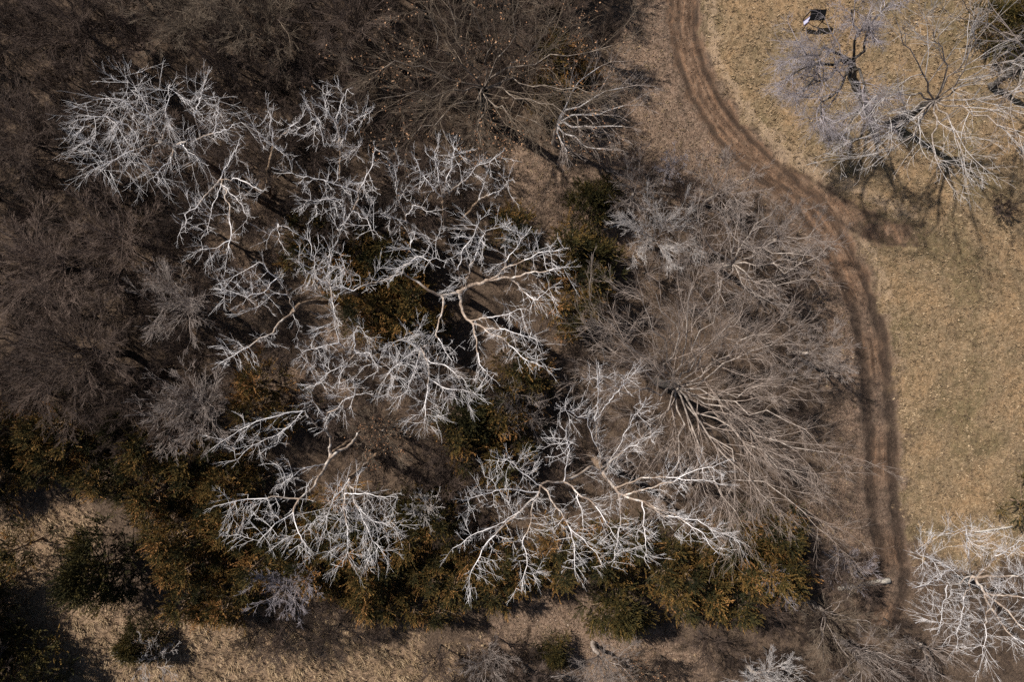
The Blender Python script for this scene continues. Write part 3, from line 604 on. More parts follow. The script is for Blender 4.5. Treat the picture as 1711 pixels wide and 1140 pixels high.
pale('long-armed pale bare tree with bright branches at the lower right edge beside the track', (1625, 965, 6), .30, [
    ([(1625, 965, 6), (1660, 968, 7.4), (1700, 962, 9), (1760, 950, 10.5)], .15, .03), ([(1630, 968, 6.2), (1648, 992, 7.6), (1658, 1022, 9), (1690, 1062, 10.4), (1740, 1100, 11.6)], .14, .03), ([(1648, 992, 7.6), (1680, 1020, 9), (1720, 1060, 10.6), (1760, 1080, 11.4)], .11, .03),
    ([(1625, 965, 6), (1604, 955, 7.6), (1570, 940, 9.6), (1530, 925, 11)], .08, .02), ([(1625, 968, 6), (1585, 985, 8), (1578, 1020, 9.8), (1572, 1060, 11)], .08, .02), ([(1628, 962, 6), (1620, 920, 8), (1618, 880, 10.2)], .07, .02), ([(1632, 960, 6.2), (1670, 930, 8), (1711, 905, 10)], .09, .02), ([(1655, 1015, 8.8), (1648, 1050, 10.2), (1645, 1095, 11.5)], .08, .02), ([(1625, 966, 6), (1615, 1010, 8.4), (1604, 1060, 10.4), (1600, 1085, 11)], .07, .02), ([(1650, 992, 7.8), (1700, 1000, 9.4), (1750, 1010, 10.6)], .10, .03), ([(1600, 960, 7.8), (1560, 975, 9.6), (1530, 985, 10.6)], .05, .02)],
    [(1560, 925, 10.6, 30), (1585, 900, 10.6, 26), (1548, 970, 10.4, 28), (1580, 1035, 10.6, 40), (1622, 1070, 11, 38), (1650, 1085, 11.4, 26), (1600, 1000, 9.6, 34), (1618, 900, 10, 26), (1660, 915, 9.8, 30), (1695, 1010, 10, 38), (1690, 1060, 10.8, 32), (1705, 940, 10, 34), (1720, 1085, 11.6, 30), (1740, 1000, 10.6, 30), (1640, 1030, 10, 26), (1745, 930, 10.6, 30), (1665, 985, 8.8, 24)], 28, dens=6.5, kill=.38, sl=(.6, 1.5), trunk=[(1592, 955, 0), (1625, 965, 6)])

# ------------------------------------------------------------------ brush-crowned trees, each traced from its hub
LV3 = [dict(k=9, ang=.5, ratio=.55, m=5, up=.05, t0=.15, wander=.1), dict(k=6, ang=.5, ratio=.55, m=4, up=.05), dict(k=5, ang=.5, ratio=.6, m=3, up=.04)]
GREY = [M['dark_limb'], M['grey_limb'], M['grey_twig']]; GG = 'grey brown bare trees with fine twigs'
rr = np.random.default_rng(99)
def px(*a): return [list(a)] if not isinstance(a[0], (list, tuple)) else [tuple(q) for q in a]

make_brush_tree('bare_tree', 'broadest grey brown bare tree, dark hollow hub and long straight branches reaching the dirt track', GG, (1130, 648, 6), .27, [
    [(1180, 655, 8), (1230, 660, 10), (1300, 640, 12.5)], [(1190, 668, 8), (1260, 690, 10.5), (1345, 712, 12.6)], [(1175, 690, 8), (1250, 735, 10.5), (1335, 795, 12.6)], [(1165, 700, 8), (1215, 770, 10.5), (1300, 850, 12.6)], [(1155, 705, 8), (1180, 780, 10.5), (1225, 860, 12.4)],
    [(1140, 700, 8), (1135, 760, 10.4), (1120, 810, 12)], [(1110, 690, 8), (1070, 740, 10.4), (1040, 780, 12)], [(1095, 655, 8), (1050, 650, 10.4), (985, 640, 12.4)], [(1095, 620, 8), (1050, 570, 10.6), (1000, 530, 12.6)], [(1115, 600, 8), (1090, 540, 10.8), (1060, 475, 12.8)],
    [(1140, 600, 8), (1150, 540, 10.8), (1155, 480, 12.8)], [(1165, 612, 8), (1205, 560, 10.8), (1255, 520, 12.8)], [(1180, 630, 8), (1240, 595, 10.8), (1310, 570, 12.8)], [(1210, 690, 9), (1290, 735, 11), (1370, 755, 12.6)], [(1185, 720, 9), (1260, 800, 11), (1350, 865, 12.4)], [(1110, 620, 8), (1130, 570, 10.4), (1110, 500, 12.6)], [(1150, 610, 8), (1180, 550, 10.6), (1200, 490, 12.6)], [(1100, 640, 8), (1050, 610, 10.4), (1000, 585, 12.4)], [(1175, 625, 8), (1225, 580, 10.6), (1285, 545, 12.6)]],
    [dict(k=11, ang=.52, ratio=.46, m=7, up=.03, t0=.1, wander=.15, rr=.5), dict(k=8, ang=.5, ratio=.52, m=4, up=.03), dict(k=6, ang=.5, ratio=.55, m=3, up=.03)],
    [M['dark_limb'], M['grey_limb'], M['ash_twig']], 31, tip=.0068, lr=.052, lm=9, limb_jit=.2)
make_brush_tree('bare_tree', 'gnarled grey bare tree with yellowish crooked limbs, beside the bend of the track', GG, (1225, 440, 4.5), .2, [
    [(1250, 425, 6), (1290, 420, 8), (1345, 425, 9.4)], [(1225, 410, 6), (1222, 385, 8), (1210, 345, 9.6)], [(1200, 420, 6), (1175, 395, 8), (1155, 350, 9.4)], [(1245, 405, 6), (1270, 370, 8), (1300, 345, 9.4)], [(1200, 450, 6), (1170, 445, 7.6), (1140, 425, 8.8)], [(1235, 470, 6), (1255, 490, 7.6), (1275, 502, 8.4)], [(1265, 445, 6), (1310, 455, 7.8), (1365, 430, 9)], [(1215, 465, 6), (1195, 490, 7.4), (1180, 505, 8.2)], [(1270, 480, 6), (1310, 480, 7.6), (1340, 465, 8.6)]],
    [dict(k=9, ang=.6, ratio=.5, m=6, up=.05, wander=.24, t0=.15), dict(k=6, ang=.6, ratio=.55, m=4, wander=.2), dict(k=4, ang=.6, ratio=.55, m=3)], [M['grey_limb'], M['grey_limb'], M['grey_twig']], 32, tip=.009, lr=.06)
make_brush_tree('oak_tree', 'spreading brown oak at the top of the wood, still holding scattered dry brown leaves', GG, (808, 148, 6), .42, [
    [(850, 135, 7.6), (900, 140, 9.6), (985, 150, 12)], [(850, 115, 7.8), (895, 70, 10), (940, 25, 12.4)], [(812, 110, 8), (815, 70, 10), (790, 20, 12.4)], [(780, 110, 8), (740, 70, 10), (700, 10, 12.4)], [(770, 130, 8), (710, 110, 10), (630, 95, 12)], [(775, 155, 8), (720, 160, 10), (640, 155, 12)], [(785, 170, 8), (740, 200, 10), (690, 225, 11.6)],
    [(808, 185, 8), (805, 215, 9.6), (800, 240, 11)], [(830, 175, 8), (860, 195, 9.6), (905, 215, 11)], [(840, 150, 8), (890, 165, 9.6), (950, 190, 11.4)], [(840, 120, 8), (930, 95, 10.4), (1020, 80, 12)], [(800, 120, 8), (760, 60, 10.6), (745, -20, 12.8)], [(830, 110, 8.5), (860, 50, 10.6), (870, -20, 12.8)]],
    [dict(k=10, ang=.5, ratio=.55, m=6, up=.04, wander=.18, t0=.15), dict(k=7, ang=.55, ratio=.55, m=4, wander=.18), dict(k=5, ang=.6, ratio=.6, m=3)], [M['dark_limb'], M['tan_limb'], M['oak_twig']], 33, tip=.0075, lr=.046, lm=9, leaves=5200, limb_jit=.2)
make_brush_tree('bare_tree', 'grey bare tree with pale curving limbs at the wood edge, right of the brown oak', GG, (932, 205, 4), .18, [
    [(945, 180, 6), (985, 165, 7.6), (1040, 145, 9)], [(955, 195, 6), (1000, 190, 7.4), (1045, 178, 8.8)], [(935, 225, 5.4), (940, 245, 6.6), (945, 258, 7.6)], [(950, 225, 5.6), (975, 240, 6.8), (1000, 248, 7.6)], [(945, 175, 6), (970, 130, 7.8), (1000, 110, 9)], [(960, 210, 5.8), (1000, 215, 7), (1035, 205, 8)]],
    [dict(k=7, ang=.5, ratio=.5, m=6, wander=.14, t0=.2), dict(k=5, ang=.5, ratio=.55, m=4), dict(k=4, ang=.5, ratio=.6, m=3)], [M['grey_limb'], M['silver_twig'], M['grey_twig']], 34, tip=.009, lr=.075)
make_brush_tree('bare_tree', 'mauve grey willow-like tree with dark trunk and limbs on the grass near the slanted panel', GG, (1424, 100, 5), .26, [
    [(1398, 92, 6.4), (1370, 92, 7.6), (1322, 100, 9)], [(1400, 98, 6.2), (1370, 105, 7.6), (1322, 125, 8.6)], [(1428, 70, 6.6), (1432, 40, 8.2), (1435, 5, 10)], [(1440, 60, 7), (1465, 30, 9), (1490, -10, 10.6)], [(1410, 130, 6.4), (1385, 160, 7.6), (1365, 200, 8.8)], [(1430, 135, 6.4), (1432, 170, 7.6), (1420, 215, 8.8)], [(1440, 130, 6.6), (1450, 160, 7.6), (1450, 195, 8.4)], [(1405, 115, 6.4), (1360, 140, 7.6), (1330, 155, 8.6)]],
    [dict(k=11, ang=.7, ratio=.38, m=5, up=0, wander=.18, t0=.35), dict(k=10, ang=.8, ratio=.6, m=4, up=0, wander=.2), dict(k=10, ang=.8, ratio=.65, m=3, up=0)], [M['dark_limb'], M['dark_limb'], M['mauve_twig']], 35, tip=.0065, lr=.10, limb_jit=.25, trunk=[tuple(W(1424, 130, 0))])
make_brush_tree('bare_tree', 'big grey bare tree on the upper right grass, dark inner limbs and pale outer branches', GG, (1561, 168, 5), .27, [
    [(1590, 150, 6.4), (1610, 115, 8.2), (1620, 60, 10.6)], [(1600, 150, 6.6), (1650, 120, 8.6), (1720, 85, 11)], [(1572, 130, 7), (1575, 100, 8.6), (1560, 50, 11)], [(1600, 165, 6.6), (1650, 165, 8.4), (1720, 150, 10.6)], [(1600, 180, 6.6), (1650, 200, 8.4), (1720, 235, 10.4)], [(1545, 185, 6.6), (1510, 205, 8.2), (1450, 225, 10)], [(1540, 200, 6.6), (1515, 235, 8.2), (1465, 258, 10)], [(1560, 200, 6.6), (1562, 235, 8.2), (1565, 280, 10)], [(1580, 200, 6.6), (1600, 235, 8.2), (1625, 275, 10)], [(1535, 160, 6.6), (1500, 155, 8.2), (1465, 160, 10)], [(1545, 130, 7), (1520, 90, 9), (1500, 50, 10.8)], [(1590, 130, 7), (1630, 70, 9.4), (1680, 20, 11.4)], [(1540, 175, 6.6), (1500, 185, 8.2), (1455, 195, 10)]],
    [dict(k=8, ang=.45, ratio=.5, m=6, up=.03, wander=.12, t0=.2), dict(k=5, ang=.45, ratio=.55, m=4), dict(k=4, ang=.5, ratio=.6, m=3)], [M['dark_limb'], M['grey_limb'], M['silver_twig']], 36, tip=.008, lr=.056, lm=8, limb_jit=.14)
make_brush_tree('bare_tree', 'grey bare tree in the top right corner, dark branches over a dark evergreen', GG, (1735, 95, 5), .22,
    [[(1700, 70, 7), (1670, 50, 9), (1640, 40, 10.6)], [(1705, 95, 7), (1680, 90, 8.6), (1660, 95, 10)], [(1715, 120, 7), (1700, 150, 8.6), (1690, 190, 10)], [(1750, 60, 7), (1760, 20, 9), (1770, -20, 10)], [(1765, 110, 7), (1790, 120, 9), (1820, 130, 10)]],
    [dict(k=6, ang=.5, ratio=.5, m=5, up=.05, t0=.2, wander=.1), dict(k=5, ang=.5, ratio=.55, m=4), dict(k=4, ang=.5, ratio=.6, m=3)], [M['dark_limb'], M['grey_limb'], M['grey_twig']], 37, tip=.010, lr=.09)
# round, finely twigged trees: hub, crown radius px
def round_tree(label, u, v, z, rp, ztop, seed, mats, group=GG, n=9, tip=.0085, k=(9, 6, 5), a0=0, a1=360, name='bare_tree', cat='tree', leaves=0):
    r = np.random.default_rng(seed); R_ = rp * (H - ztop) / FPX
    lim = ring_limbs((u, v, z), R_, ztop, n, r, a0, a1)
    return make_brush_tree(name, label, group, (u, v, z), .05 * R_ + .03, lim,
        [dict(k=k[0], ang=.45, ratio=.5, m=5, up=.04, t0=.12, wander=.1), dict(k=k[1], ang=.5, ratio=.55, m=4, up=.03), dict(k=k[2], ang=.5, ratio=.6, m=3, up=.03)], mats, seed, cat=cat, tip=tip, lr=.042, lm=6, leaves=leaves)
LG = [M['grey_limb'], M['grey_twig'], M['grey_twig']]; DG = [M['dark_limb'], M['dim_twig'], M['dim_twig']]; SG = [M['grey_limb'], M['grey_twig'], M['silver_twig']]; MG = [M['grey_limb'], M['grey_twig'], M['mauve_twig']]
round_tree('light grey brush-topped tree in the clearing below the fallen pale pole', 1094, 400, 2.5, 66, 6.5, 41, SG, k=(10, 8, 5), tip=.0075)
round_tree('small whitish bush tree on the leaf litter between wood and track', 1118, 284, 1.2, 26, 3.4, 42, MG, n=8, k=(7, 6, 5), tip=.008)
round_tree('round grey bare tree just above the left end of the dark cedar thicket', 345, 682, 4, 76, 8.5, 43, LG, n=10, k=(11, 7, 5))
round_tree('round grey bare tree on pink litter left of the arm-reaching pale tree', 325, 512, 4, 66, 8.5, 44, LG, n=9, k=(10, 7, 5))
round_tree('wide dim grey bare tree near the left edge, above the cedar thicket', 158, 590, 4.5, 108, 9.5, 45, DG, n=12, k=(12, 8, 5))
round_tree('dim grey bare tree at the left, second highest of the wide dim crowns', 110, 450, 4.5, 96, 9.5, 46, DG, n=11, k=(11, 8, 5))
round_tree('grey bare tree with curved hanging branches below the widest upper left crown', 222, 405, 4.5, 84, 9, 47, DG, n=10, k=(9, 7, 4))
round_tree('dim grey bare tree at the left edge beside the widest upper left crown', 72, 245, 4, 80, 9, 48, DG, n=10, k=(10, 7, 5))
round_tree('mauve tinted bare treetop under the left-reaching arm of the broken-trunked tree', 490, 958, 3, 52, 6.5, 49, MG, n=9, k=(8, 6, 5), a0=150, a1=390)
round_tree('very small pinkish bare tree among cedars right of the bushy-topped pale tree', 716, 838, 2.5, 27, 5.5, 50, SG, n=7, k=(6, 5, 4))
round_tree('small pinkish bare tree among the lower right cedars', 1278, 958, 2.5, 22, 5.5, 51, MG, n=7, k=(6, 5, 4))
round_tree('mauve bare bush leaning over the left end of the thick fallen log', 1398, 938, 1.0, 42, 3.6, 52, MG, n=9, k=(8, 7, 5), tip=.008)
round_tree('dull brown bare tree spreading below the thick fallen log', 1375, 1022, 2.5, 72, 6.5, 53, [M['grey_limb'], M['grey_twig'], M['oak_twig']], n=9, k=(8, 6, 5))
round_tree('grey bare tree with long fanning twigs at the bottom, left of the lower right tree', 1428, 1085, 2.5, 62, 7, 54, LG, n=9, k=(8, 6, 4))
round_tree('greyish bare tree cut by the bottom edge below the lower right cedars', 1262, 1125, 2.5, 60, 7, 55, SG, n=9, k=(9, 6, 5))
round_tree('brown grey bare tree on straw at the bottom edge near the long shadow', 1000, 1098, 2, 66, 6.5, 56, LG, n=9, k=(8, 6, 4))
round_tree('grey bush on the straw at the bottom, left of the one near the long shadow', 818, 1100, 2, 56, 5.5, 57, LG, n=9, k=(8, 6, 4))
round_tree('leafy brown bare bush between the two lower pale trees on the left', 640, 722, 3, 60, 6.5, 58, [M['grey_limb'], M['oak_twig'], M['oak_twig']], n=9, k=(8, 6, 5), leaves=700)
round_tree('low grey brown bare tree, faint twigs in the gap right of the fan-shaped pale tree', 868, 680, 2, 48, 5.5, 59, LG, n=8, k=(7, 6, 4))
round_tree('dull bare tree between the track and the broadest grey brown tree', 1352, 590, 3, 56, 6, 60, LG, n=10, k=(9, 7, 5))
round_tree('brushy bare tree right of the shadowed hollow and above the fallen pale pole', 1060, 322, 2, 48, 5, 61, LG, n=8, k=(8, 6, 4))
round_tree('brushy grey bare tree beside the track, above the gnarled yellowish tree', 1195, 325, 2, 62, 5.5, 62, LG, n=9, k=(8, 7, 5))
round_tree('grey bare tree at the top edge, left of the brown oak', 600, 50, 4, 84, 9, 63, DG, n=10, k=(9, 7, 5))
round_tree('olive brown bare tree at the top edge, third from the left of the upper row', 448, 62, 4, 84, 9, 64, [M['grey_limb'], M['oak_twig'], M['oak_twig']], n=10, k=(10, 7, 5))
round_tree('olive brown bare tree at the top edge, second from the left of the upper row', 330, 45, 4, 84, 9, 65, [M['grey_limb'], M['oak_twig'], M['oak_twig']], n=10, k=(10, 7, 5))
round_tree('dark brown bare tree by the top left corner, leftmost of the upper row', 150, 60, 4, 84, 9, 66, [M['grey_limb'], M['brown_twig'], M['brown_twig']], n=10, k=(10, 7, 5))
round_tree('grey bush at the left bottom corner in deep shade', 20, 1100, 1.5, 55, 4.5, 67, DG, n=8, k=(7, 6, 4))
round_tree('thin bush on the straw strip below the lone round cedar', 268, 1090, 1.2, 46, 3.5, 68, SG, n=7, k=(5, 5, 3))
round_tree('bare tree beside the dirt track bend, right of the light grey brush-topped tree', 1300, 400, 2.5, 62, 6.5, 69, LG, n=9, k=(8, 7, 5))
round_tree('added dark brown bush standing for a shadow patch on grass at the right edge', 1672, 346, .6, 24, 1.6, 71, [M['dark_limb'], M['brown_twig'], M['brown_twig']], n=8, k=(8, 7, 5))  # added bush, its dark twigs stand in for a patch of shadow
round_tree('bushy brown bare tree cut by the bottom edge, left of the lit litter patch', 880, 1128, 1.5, 48, 4.5, 72, [M['grey_limb'], M['dim_twig'], M['dim_twig']], n=8, k=(8, 6, 5))
round_tree('reddish brown bare bush at the bottom edge, below the green cedar', 1060, 1120, 1.2, 44, 3.5, 73, [M['grey_limb'], M['oak_twig'], M['oak_twig']], n=8, k=(8, 6, 5), leaves=500)
round_tree('thin grey bare tree overhanging the bottom right of the track end', 1540, 1080, 2, 60, 5, 70, LG, n=8, k=(6, 5, 3))

# ------------------------------------------------------------------ dull brown brush trees, one group copied through the wood
def brush_proto(seed, m3, name='brush_tree', R_=2.3, ztop=5.2, hub=1.8, k=(9, 7, 6), tip=.0085, n=9):
    r = np.random.default_rng(seed); g = empty(name, (0, 0, 0), '', 'tree')
    hw = np.array([0, 0, hub]); lim = []
    for j in range(n):
        a = (j + r.uniform(.1, .9)) / n * 6.283; q = R_ * r.uniform(.4, 1); lim.append(np.array([[0, 0, hub], [math.cos(a) * q * .45, math.sin(a) * q * .45, hub + (ztop - hub) * .55], [math.cos(a) * q, math.sin(a) * q, ztop - (ztop - hub) * .5 * (q / R_) ** 2]]))
    link('trunk', tube_mesh('trunk', [tubes([(np.array([[0, 0, 0], [.05, 0, hub * .5], [0, 0, hub]]), np.array([.09, .08, .07]))], 7)], m3[0]), g)
    LP = np.stack([tidy_limb(l, 6, r, .08) for l in lim]); LP[:, 0] = hw; LR = np.repeat(np.linspace(.05, .02, 6)[None], n, 0)
    lv = brush(LP, LR, [dict(k=k[0], ang=.5, ratio=.5, m=4, up=.05, t0=.12), dict(k=k[1], ang=.5, ratio=.55, m=3), dict(k=k[2], ang=.5, ratio=.6, m=3)], r, tip)
    link('crown', tube_mesh('crown', [brush_tubes(x, 3) for x in lv], m3[2]), g); return g
BG_ = 'dull brown brushy trees filling the wood'; BL = 'low dull brown brushy tree, one of many filling the shaded wood between larger trees'
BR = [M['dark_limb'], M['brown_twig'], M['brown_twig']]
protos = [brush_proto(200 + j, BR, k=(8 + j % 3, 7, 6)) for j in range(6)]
used = [False] * 6
AREA = [(-60, -60), (990, -60), (1010, 130), (980, 230), (960, 250), (850, 270), (800, 330), (720, 380), (620, 400), (500, 400), (470, 480), (360, 560), (420, 660), (300, 760), (100, 700), (-60, 760)]
OPEN = [(880, 270, 80), (470, 430, 40), (440, 620, 70)]
AREA7 = [(740, 1060), (900, 1050), (930, 1150), (720, 1150)]
rb = np.random.default_rng(5); spots = []
AREA2 = [(780, 600), (1000, 480), (1080, 440), (1300, 520), (1340, 640), (1300, 800), (1220, 850), (1100, 800), (880, 720), (800, 780)]
AREA3 = [(1000, 240), (1240, 340), (1300, 480), (1180, 480), (1040, 450), (1090, 340)]
AREA4 = [(440, 560), (760, 620), (900, 640), (960, 780), (760, 900), (660, 860), (600, 780), (460, 700)]
AREA5 = [(1120, 1010), (1320, 900), (1470, 1000), (1540, 1160), (1080, 1160)]
AREA6 = [(440, 990), (600, 960), (640, 1040), (430, 1050)]
for area, spc, cnt in ((AREA, 56, 400), (AREA2, 84, 40), (AREA3, 84, 18), (AREA4, 58, 60), (AREA5, 64, 30), (AREA6, 44, 24), (AREA7, 46, 14)):
    a = np.array(area); tries = 0; got = 0
    while got < cnt and tries < 4000:
        tries += 1; u = rb.uniform(a[:, 0].min(), a[:, 0].max()); v = rb.uniform(a[:, 1].min(), a[:, 1].max())
        if not inside(plan([(u, v)]), area)[0]: continue
        if any((u - p[0]) ** 2 + (v - p[1]) ** 2 < spc ** 2 * .8 for p in spots): continue
        if any((u - p[0]) ** 2 + (v - p[1]) ** 2 < p[2] ** 2 for p in OPEN): continue
        spots.append((u, v, area is AREA)); got += 1
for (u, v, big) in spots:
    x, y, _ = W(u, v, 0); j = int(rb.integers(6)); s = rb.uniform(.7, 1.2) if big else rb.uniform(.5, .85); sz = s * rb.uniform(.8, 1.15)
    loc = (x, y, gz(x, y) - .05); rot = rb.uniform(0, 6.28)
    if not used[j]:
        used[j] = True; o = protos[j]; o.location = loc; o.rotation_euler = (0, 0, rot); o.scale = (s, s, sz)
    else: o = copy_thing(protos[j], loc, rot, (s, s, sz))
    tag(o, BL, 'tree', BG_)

# ------------------------------------------------------------------ cedars
def cedar_proto(seed, R_=1.9, h=5.0, m3=None, nb=80):
    r = np.random.default_rng(seed); g = empty('cedar_tree', (0, 0, 0), '', 'cedar')
    link('trunk', tube_mesh('trunk', [tubes([(np.array([[0, 0, 0], [.03, 0, h * .5], [0, 0, h * .93]]), np.array([.13, .08, .02]))], 7)], M['white_trunk']), g)
    # tufts set round the cone, each a star of feathery plumes
    nt_ = nb; t = (np.arange(nt_) + r.uniform(.1, .9, nt_)) / nt_; a = np.arange(nt_) * 2.4 + r.normal(0, .35, nt_); t = t ** 1.1
    q = R_ * (1 - t) ** .8 * (1 + .2 * np.sin(3 * a + seed)) * r.uniform(.7, 1.1, nt_); z0 = h * (.22 + .72 * t) * r.uniform(.93, 1.05, nt_)
    c0 = np.stack([np.cos(a) * q, np.sin(a) * q, z0], 1); ax = unit(np.stack([np.cos(a) * (1 - t), np.sin(a) * (1 - t), .75 + t], 1))
    bs = np.stack([0 * q, 0 * q, z0 * .82], 1); Pb = np.stack([bs * (1 - f) + c0 * f + np.array([0, 0, -.15 * math.sin(f * 3.1)]) for f in np.linspace(0, 1, 5)], 1)
    link('boughs', tube_mesh('boughs', [tube_arrays(Pb.reshape(-1, 3), np.tile(np.linspace(.035, .015, 5), nt_), np.repeat(np.arange(nt_), 5), 4)], M['white_trunk']), g)
    npl = 12; ti_ = np.repeat(np.arange(nt_), npl); n = len(ti_); axr = ax[ti_]; rv = r.normal(0, 1, (n, 3)); sd = unit(rv - (rv * axr).sum(1, keepdims=True) * axr)
    an = r.uniform(.35, 1.35, (n, 1)); D = axr * np.cos(an) + sd * np.sin(an); Lp = r.uniform(.55, 1.1, n) * (.7 + .3 * R_ / 1.9)
    inner = r.random(n) < .3; st_ = c0[ti_]; st_[inner] = st_[inner] * .75 + bs[ti_][inner] * .25
    Q, _ = grow(st_, D, Lp, np.full(n, .01), 6, r, .09, .10)
    kk = 40; idx = np.repeat(np.arange(n), kk); f = r.uniform(.3, 4.999, n * kk); f[::kk] = 4.99; i0 = f.astype(int); fr = (f - i0)[:, None]
    p0_ = Q[idx, i0] * (1 - fr) + Q[idx, i0 + 1] * fr; T = unit(Q[idx, i0 + 1] - Q[idx, i0]); dd = unit(T + r.normal(0, .30, T.shape))
    L = r.uniform(.09, .21, (len(idx), 1)) * (1.25 - .12 * f[:, None]); wv = unit(np.cross(dd, r.normal(0, 1, dd.shape))) * r.uniform(.011, .021, (len(idx), 1))
    V = np.stack([p0_ - wv * .5, p0_ + dd * L * .5 - wv, p0_ + dd * L, p0_ + dd * L * .5 + wv], 1).reshape(-1, 3); F = np.arange(len(V)).reshape(-1, 4)
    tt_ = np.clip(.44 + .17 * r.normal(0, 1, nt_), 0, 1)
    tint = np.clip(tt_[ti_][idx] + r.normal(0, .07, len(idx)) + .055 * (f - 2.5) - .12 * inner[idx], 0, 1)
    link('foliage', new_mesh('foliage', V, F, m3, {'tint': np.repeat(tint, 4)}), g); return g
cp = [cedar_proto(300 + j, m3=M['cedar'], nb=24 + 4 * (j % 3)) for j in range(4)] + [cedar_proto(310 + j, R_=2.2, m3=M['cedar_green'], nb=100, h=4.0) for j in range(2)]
cused = [False] * 6
CG = 'cedars in the dark thickets'
rc = np.random.default_rng(8)
cedars = []   # u, v at the ground, scale, kind, label
def cedar(u, v, s, j, label=None):
    x, y, _ = W(u, v, 0); loc = (x, y, gz(x, y) - .05); rot = rc.uniform(0, 6.28); sz = s * rc.uniform(.9, 1.2)
    if not cused[j]:
        cused[j] = True; o = cp[j]; o.location = loc; o.rotation_euler = (0, 0, rot); o.scale = (s, s, sz)
    else: o = copy_thing(cp[j], loc, rot, (s, s, sz))
    o['label'] = label or 'bronze and dark green cedar, one of many crowded into the dark thickets'; o['category'] = 'cedar'; o['group'] = CG if not label else 'cedars standing apart'
cedar(208, 930, 1.35, 4, 'lone round dark green cedar in the straw at the lower left')
cedar(1028, 998, 1.1, 5, 'green cedar on the leaf litter at the bottom, left of the orange cedars')
cedar(985, 345, .9, 5, 'dim green cedar in the shaded hollow left of the fallen pale pole')
cedar(1652, 60, 1.0, 4, 'dark evergreen in the top right corner under bare branches')
cedar(1690, 835, 1.0, 0, 'dark evergreen cut off by the right edge above the long-armed pale tree')
cedar(0, 1040, 1.6, 4, 'dark evergreen near the left edge at the bottom, casting diagonal shade on the straw')
cedar(-45, 985, 1.7, 5, 'dark evergreen mostly cut off by the left edge at the bottom')
cedar(55, 1110, 1.5, 5, 'broad dark evergreen in the bottom left corner')
cedar(925, 1080, .6, 5, 'small dark evergreen on the lit litter at the bottom edge')
cedar(250, 1060, .8, 4, 'small dark evergreen at the bottom edge below the straw strip')
cedar(70, 900, 1.0, 1, 'dark green evergreen at the left edge beside the small straw clearing')
CPOLY = [([(-40, 700), (60, 690), (200, 700), (330, 740), (430, 760), (460, 830), (480, 900), (470, 960), (400, 985), (345, 1010), (325, 960), (290, 890), (215, 800), (140, 790), (60, 810), (-40, 830)], 36, 95),
         ([(560, 830), (650, 850), (760, 830), (790, 900), (860, 930), (870, 960), (780, 1000), (700, 1010), (580, 985), (520, 930), (480, 950), (500, 870)], 36, 60),
         ([(600, 400), (680, 420), (730, 500), (730, 560), (640, 560), (600, 520), (580, 460)], 32, 18), ([(930, 420), (990, 420), (1000, 500), (970, 560), (920, 520)], 36, 7),
         ([(760, 690), (880, 680), (900, 760), (800, 800), (760, 740)], 38, 8), ([(1100, 900), (1200, 880), (1300, 870), (1290, 960), (1220, 1000), (1130, 1010), (1080, 940)], 36, 22),
         ([(840, 600), (900, 605), (890, 650), (850, 650)], 34, 3), ([(500, 385), (560, 380), (580, 420), (530, 440)], 36, 3), ([(840, 360), (900, 370), (890, 410), (850, 400)], 36, 2), ([(1060, 860), (900, 900), (880, 960), (1060, 930)], 36, 8), ([(440, 630), (520, 640), (500, 700), (440, 680)], 40, 3), ([(880, 70), (960, 150), (990, 210), (940, 230), (900, 150)], 44, 3)]
placed = []
for poly, spc, cnt in CPOLY:
    a = np.array(poly); got = tries = 0
    while got < cnt and tries < 1500:
        tries += 1; u = rc.uniform(a[:, 0].min(), a[:, 0].max()); v = rc.uniform(a[:, 1].min(), a[:, 1].max())
        if not inside(plan([(u, v)]), poly)[0] or any((u - p[0]) ** 2 + (v - p[1]) ** 2 < (spc * .8) ** 2 for p in placed): continue
        placed.append((u, v)); got += 1; cedar(u, v, rc.uniform(.7, 1.15), int(rc.choice([0, 1, 2, 3, 4, 5], p=[.25, .25, .25, .19, .03, .03])))

# ------------------------------------------------------------------ things on the ground
pm = bark('weathered_pole', [(.55, .53, .50), (.7, .68, .65), (.8, .78, .76)], 6)
lm_ = bark('bleached_log', [(.20, .17, .14), (.38, .34, .29), (.54, .50, .43)], 9)
def log(name, label, cat, a, b_, r0, mt, za, zb, knots=0):
    A, B = W(*a, 0), W(*b_, 0); A[2] = gz(A[0], A[1]) + za; B[2] = gz(B[0], B[1]) + zb; r = np.random.default_rng(int(a[0]))
    n = 9; Q = A + (B - A) * np.linspace(0, 1, n)[:, None] + r.normal(0, r0 * .15, (n, 3)); o0 = Q[0].copy(); Rr = r0 * np.linspace(.75, 1, n)
    Q = np.vstack([Q[:1], Q, Q[-1:]]); Rr = np.concatenate([[.001], Rr, [.001]]); Q[0] += (Q[1] - Q[2]) * .02; Q[-1] += (Q[-2] - Q[-3]) * .02
    parts = [tubes([(Q - o0, Rr)], 10)]
    for k in range(knots):
        p = Q[2 + k * 2] - o0; d = unit(np.array([r.normal(), r.normal(), .8])); parts.append(tubes([(np.array([p, p + d * r0 * 2.2]), np.array([r0 * .35, r0 * .2]))], 6))
    o = link(name, tube_mesh(name, parts, mt)); o.location = tuple(o0); tag(o, label, cat)
log('fallen_pole', 'thin whitish straight pole lying on the leaf litter in the small clearing', 'pole', (1008, 384), (1045, 372), .045, pm, .10, .12)
log('fallen_log', 'thick bleached log across the end of the track, its left end under a mauve bush', 'log', (1398, 984), (1484, 969), .22, lm_, .15, .18, 3)
log('fallen_log', 'slender weathered log on the grass above the long-armed pale tree', 'log', (1628, 890), (1690, 880), .075, lm_, .08, .1, 2)
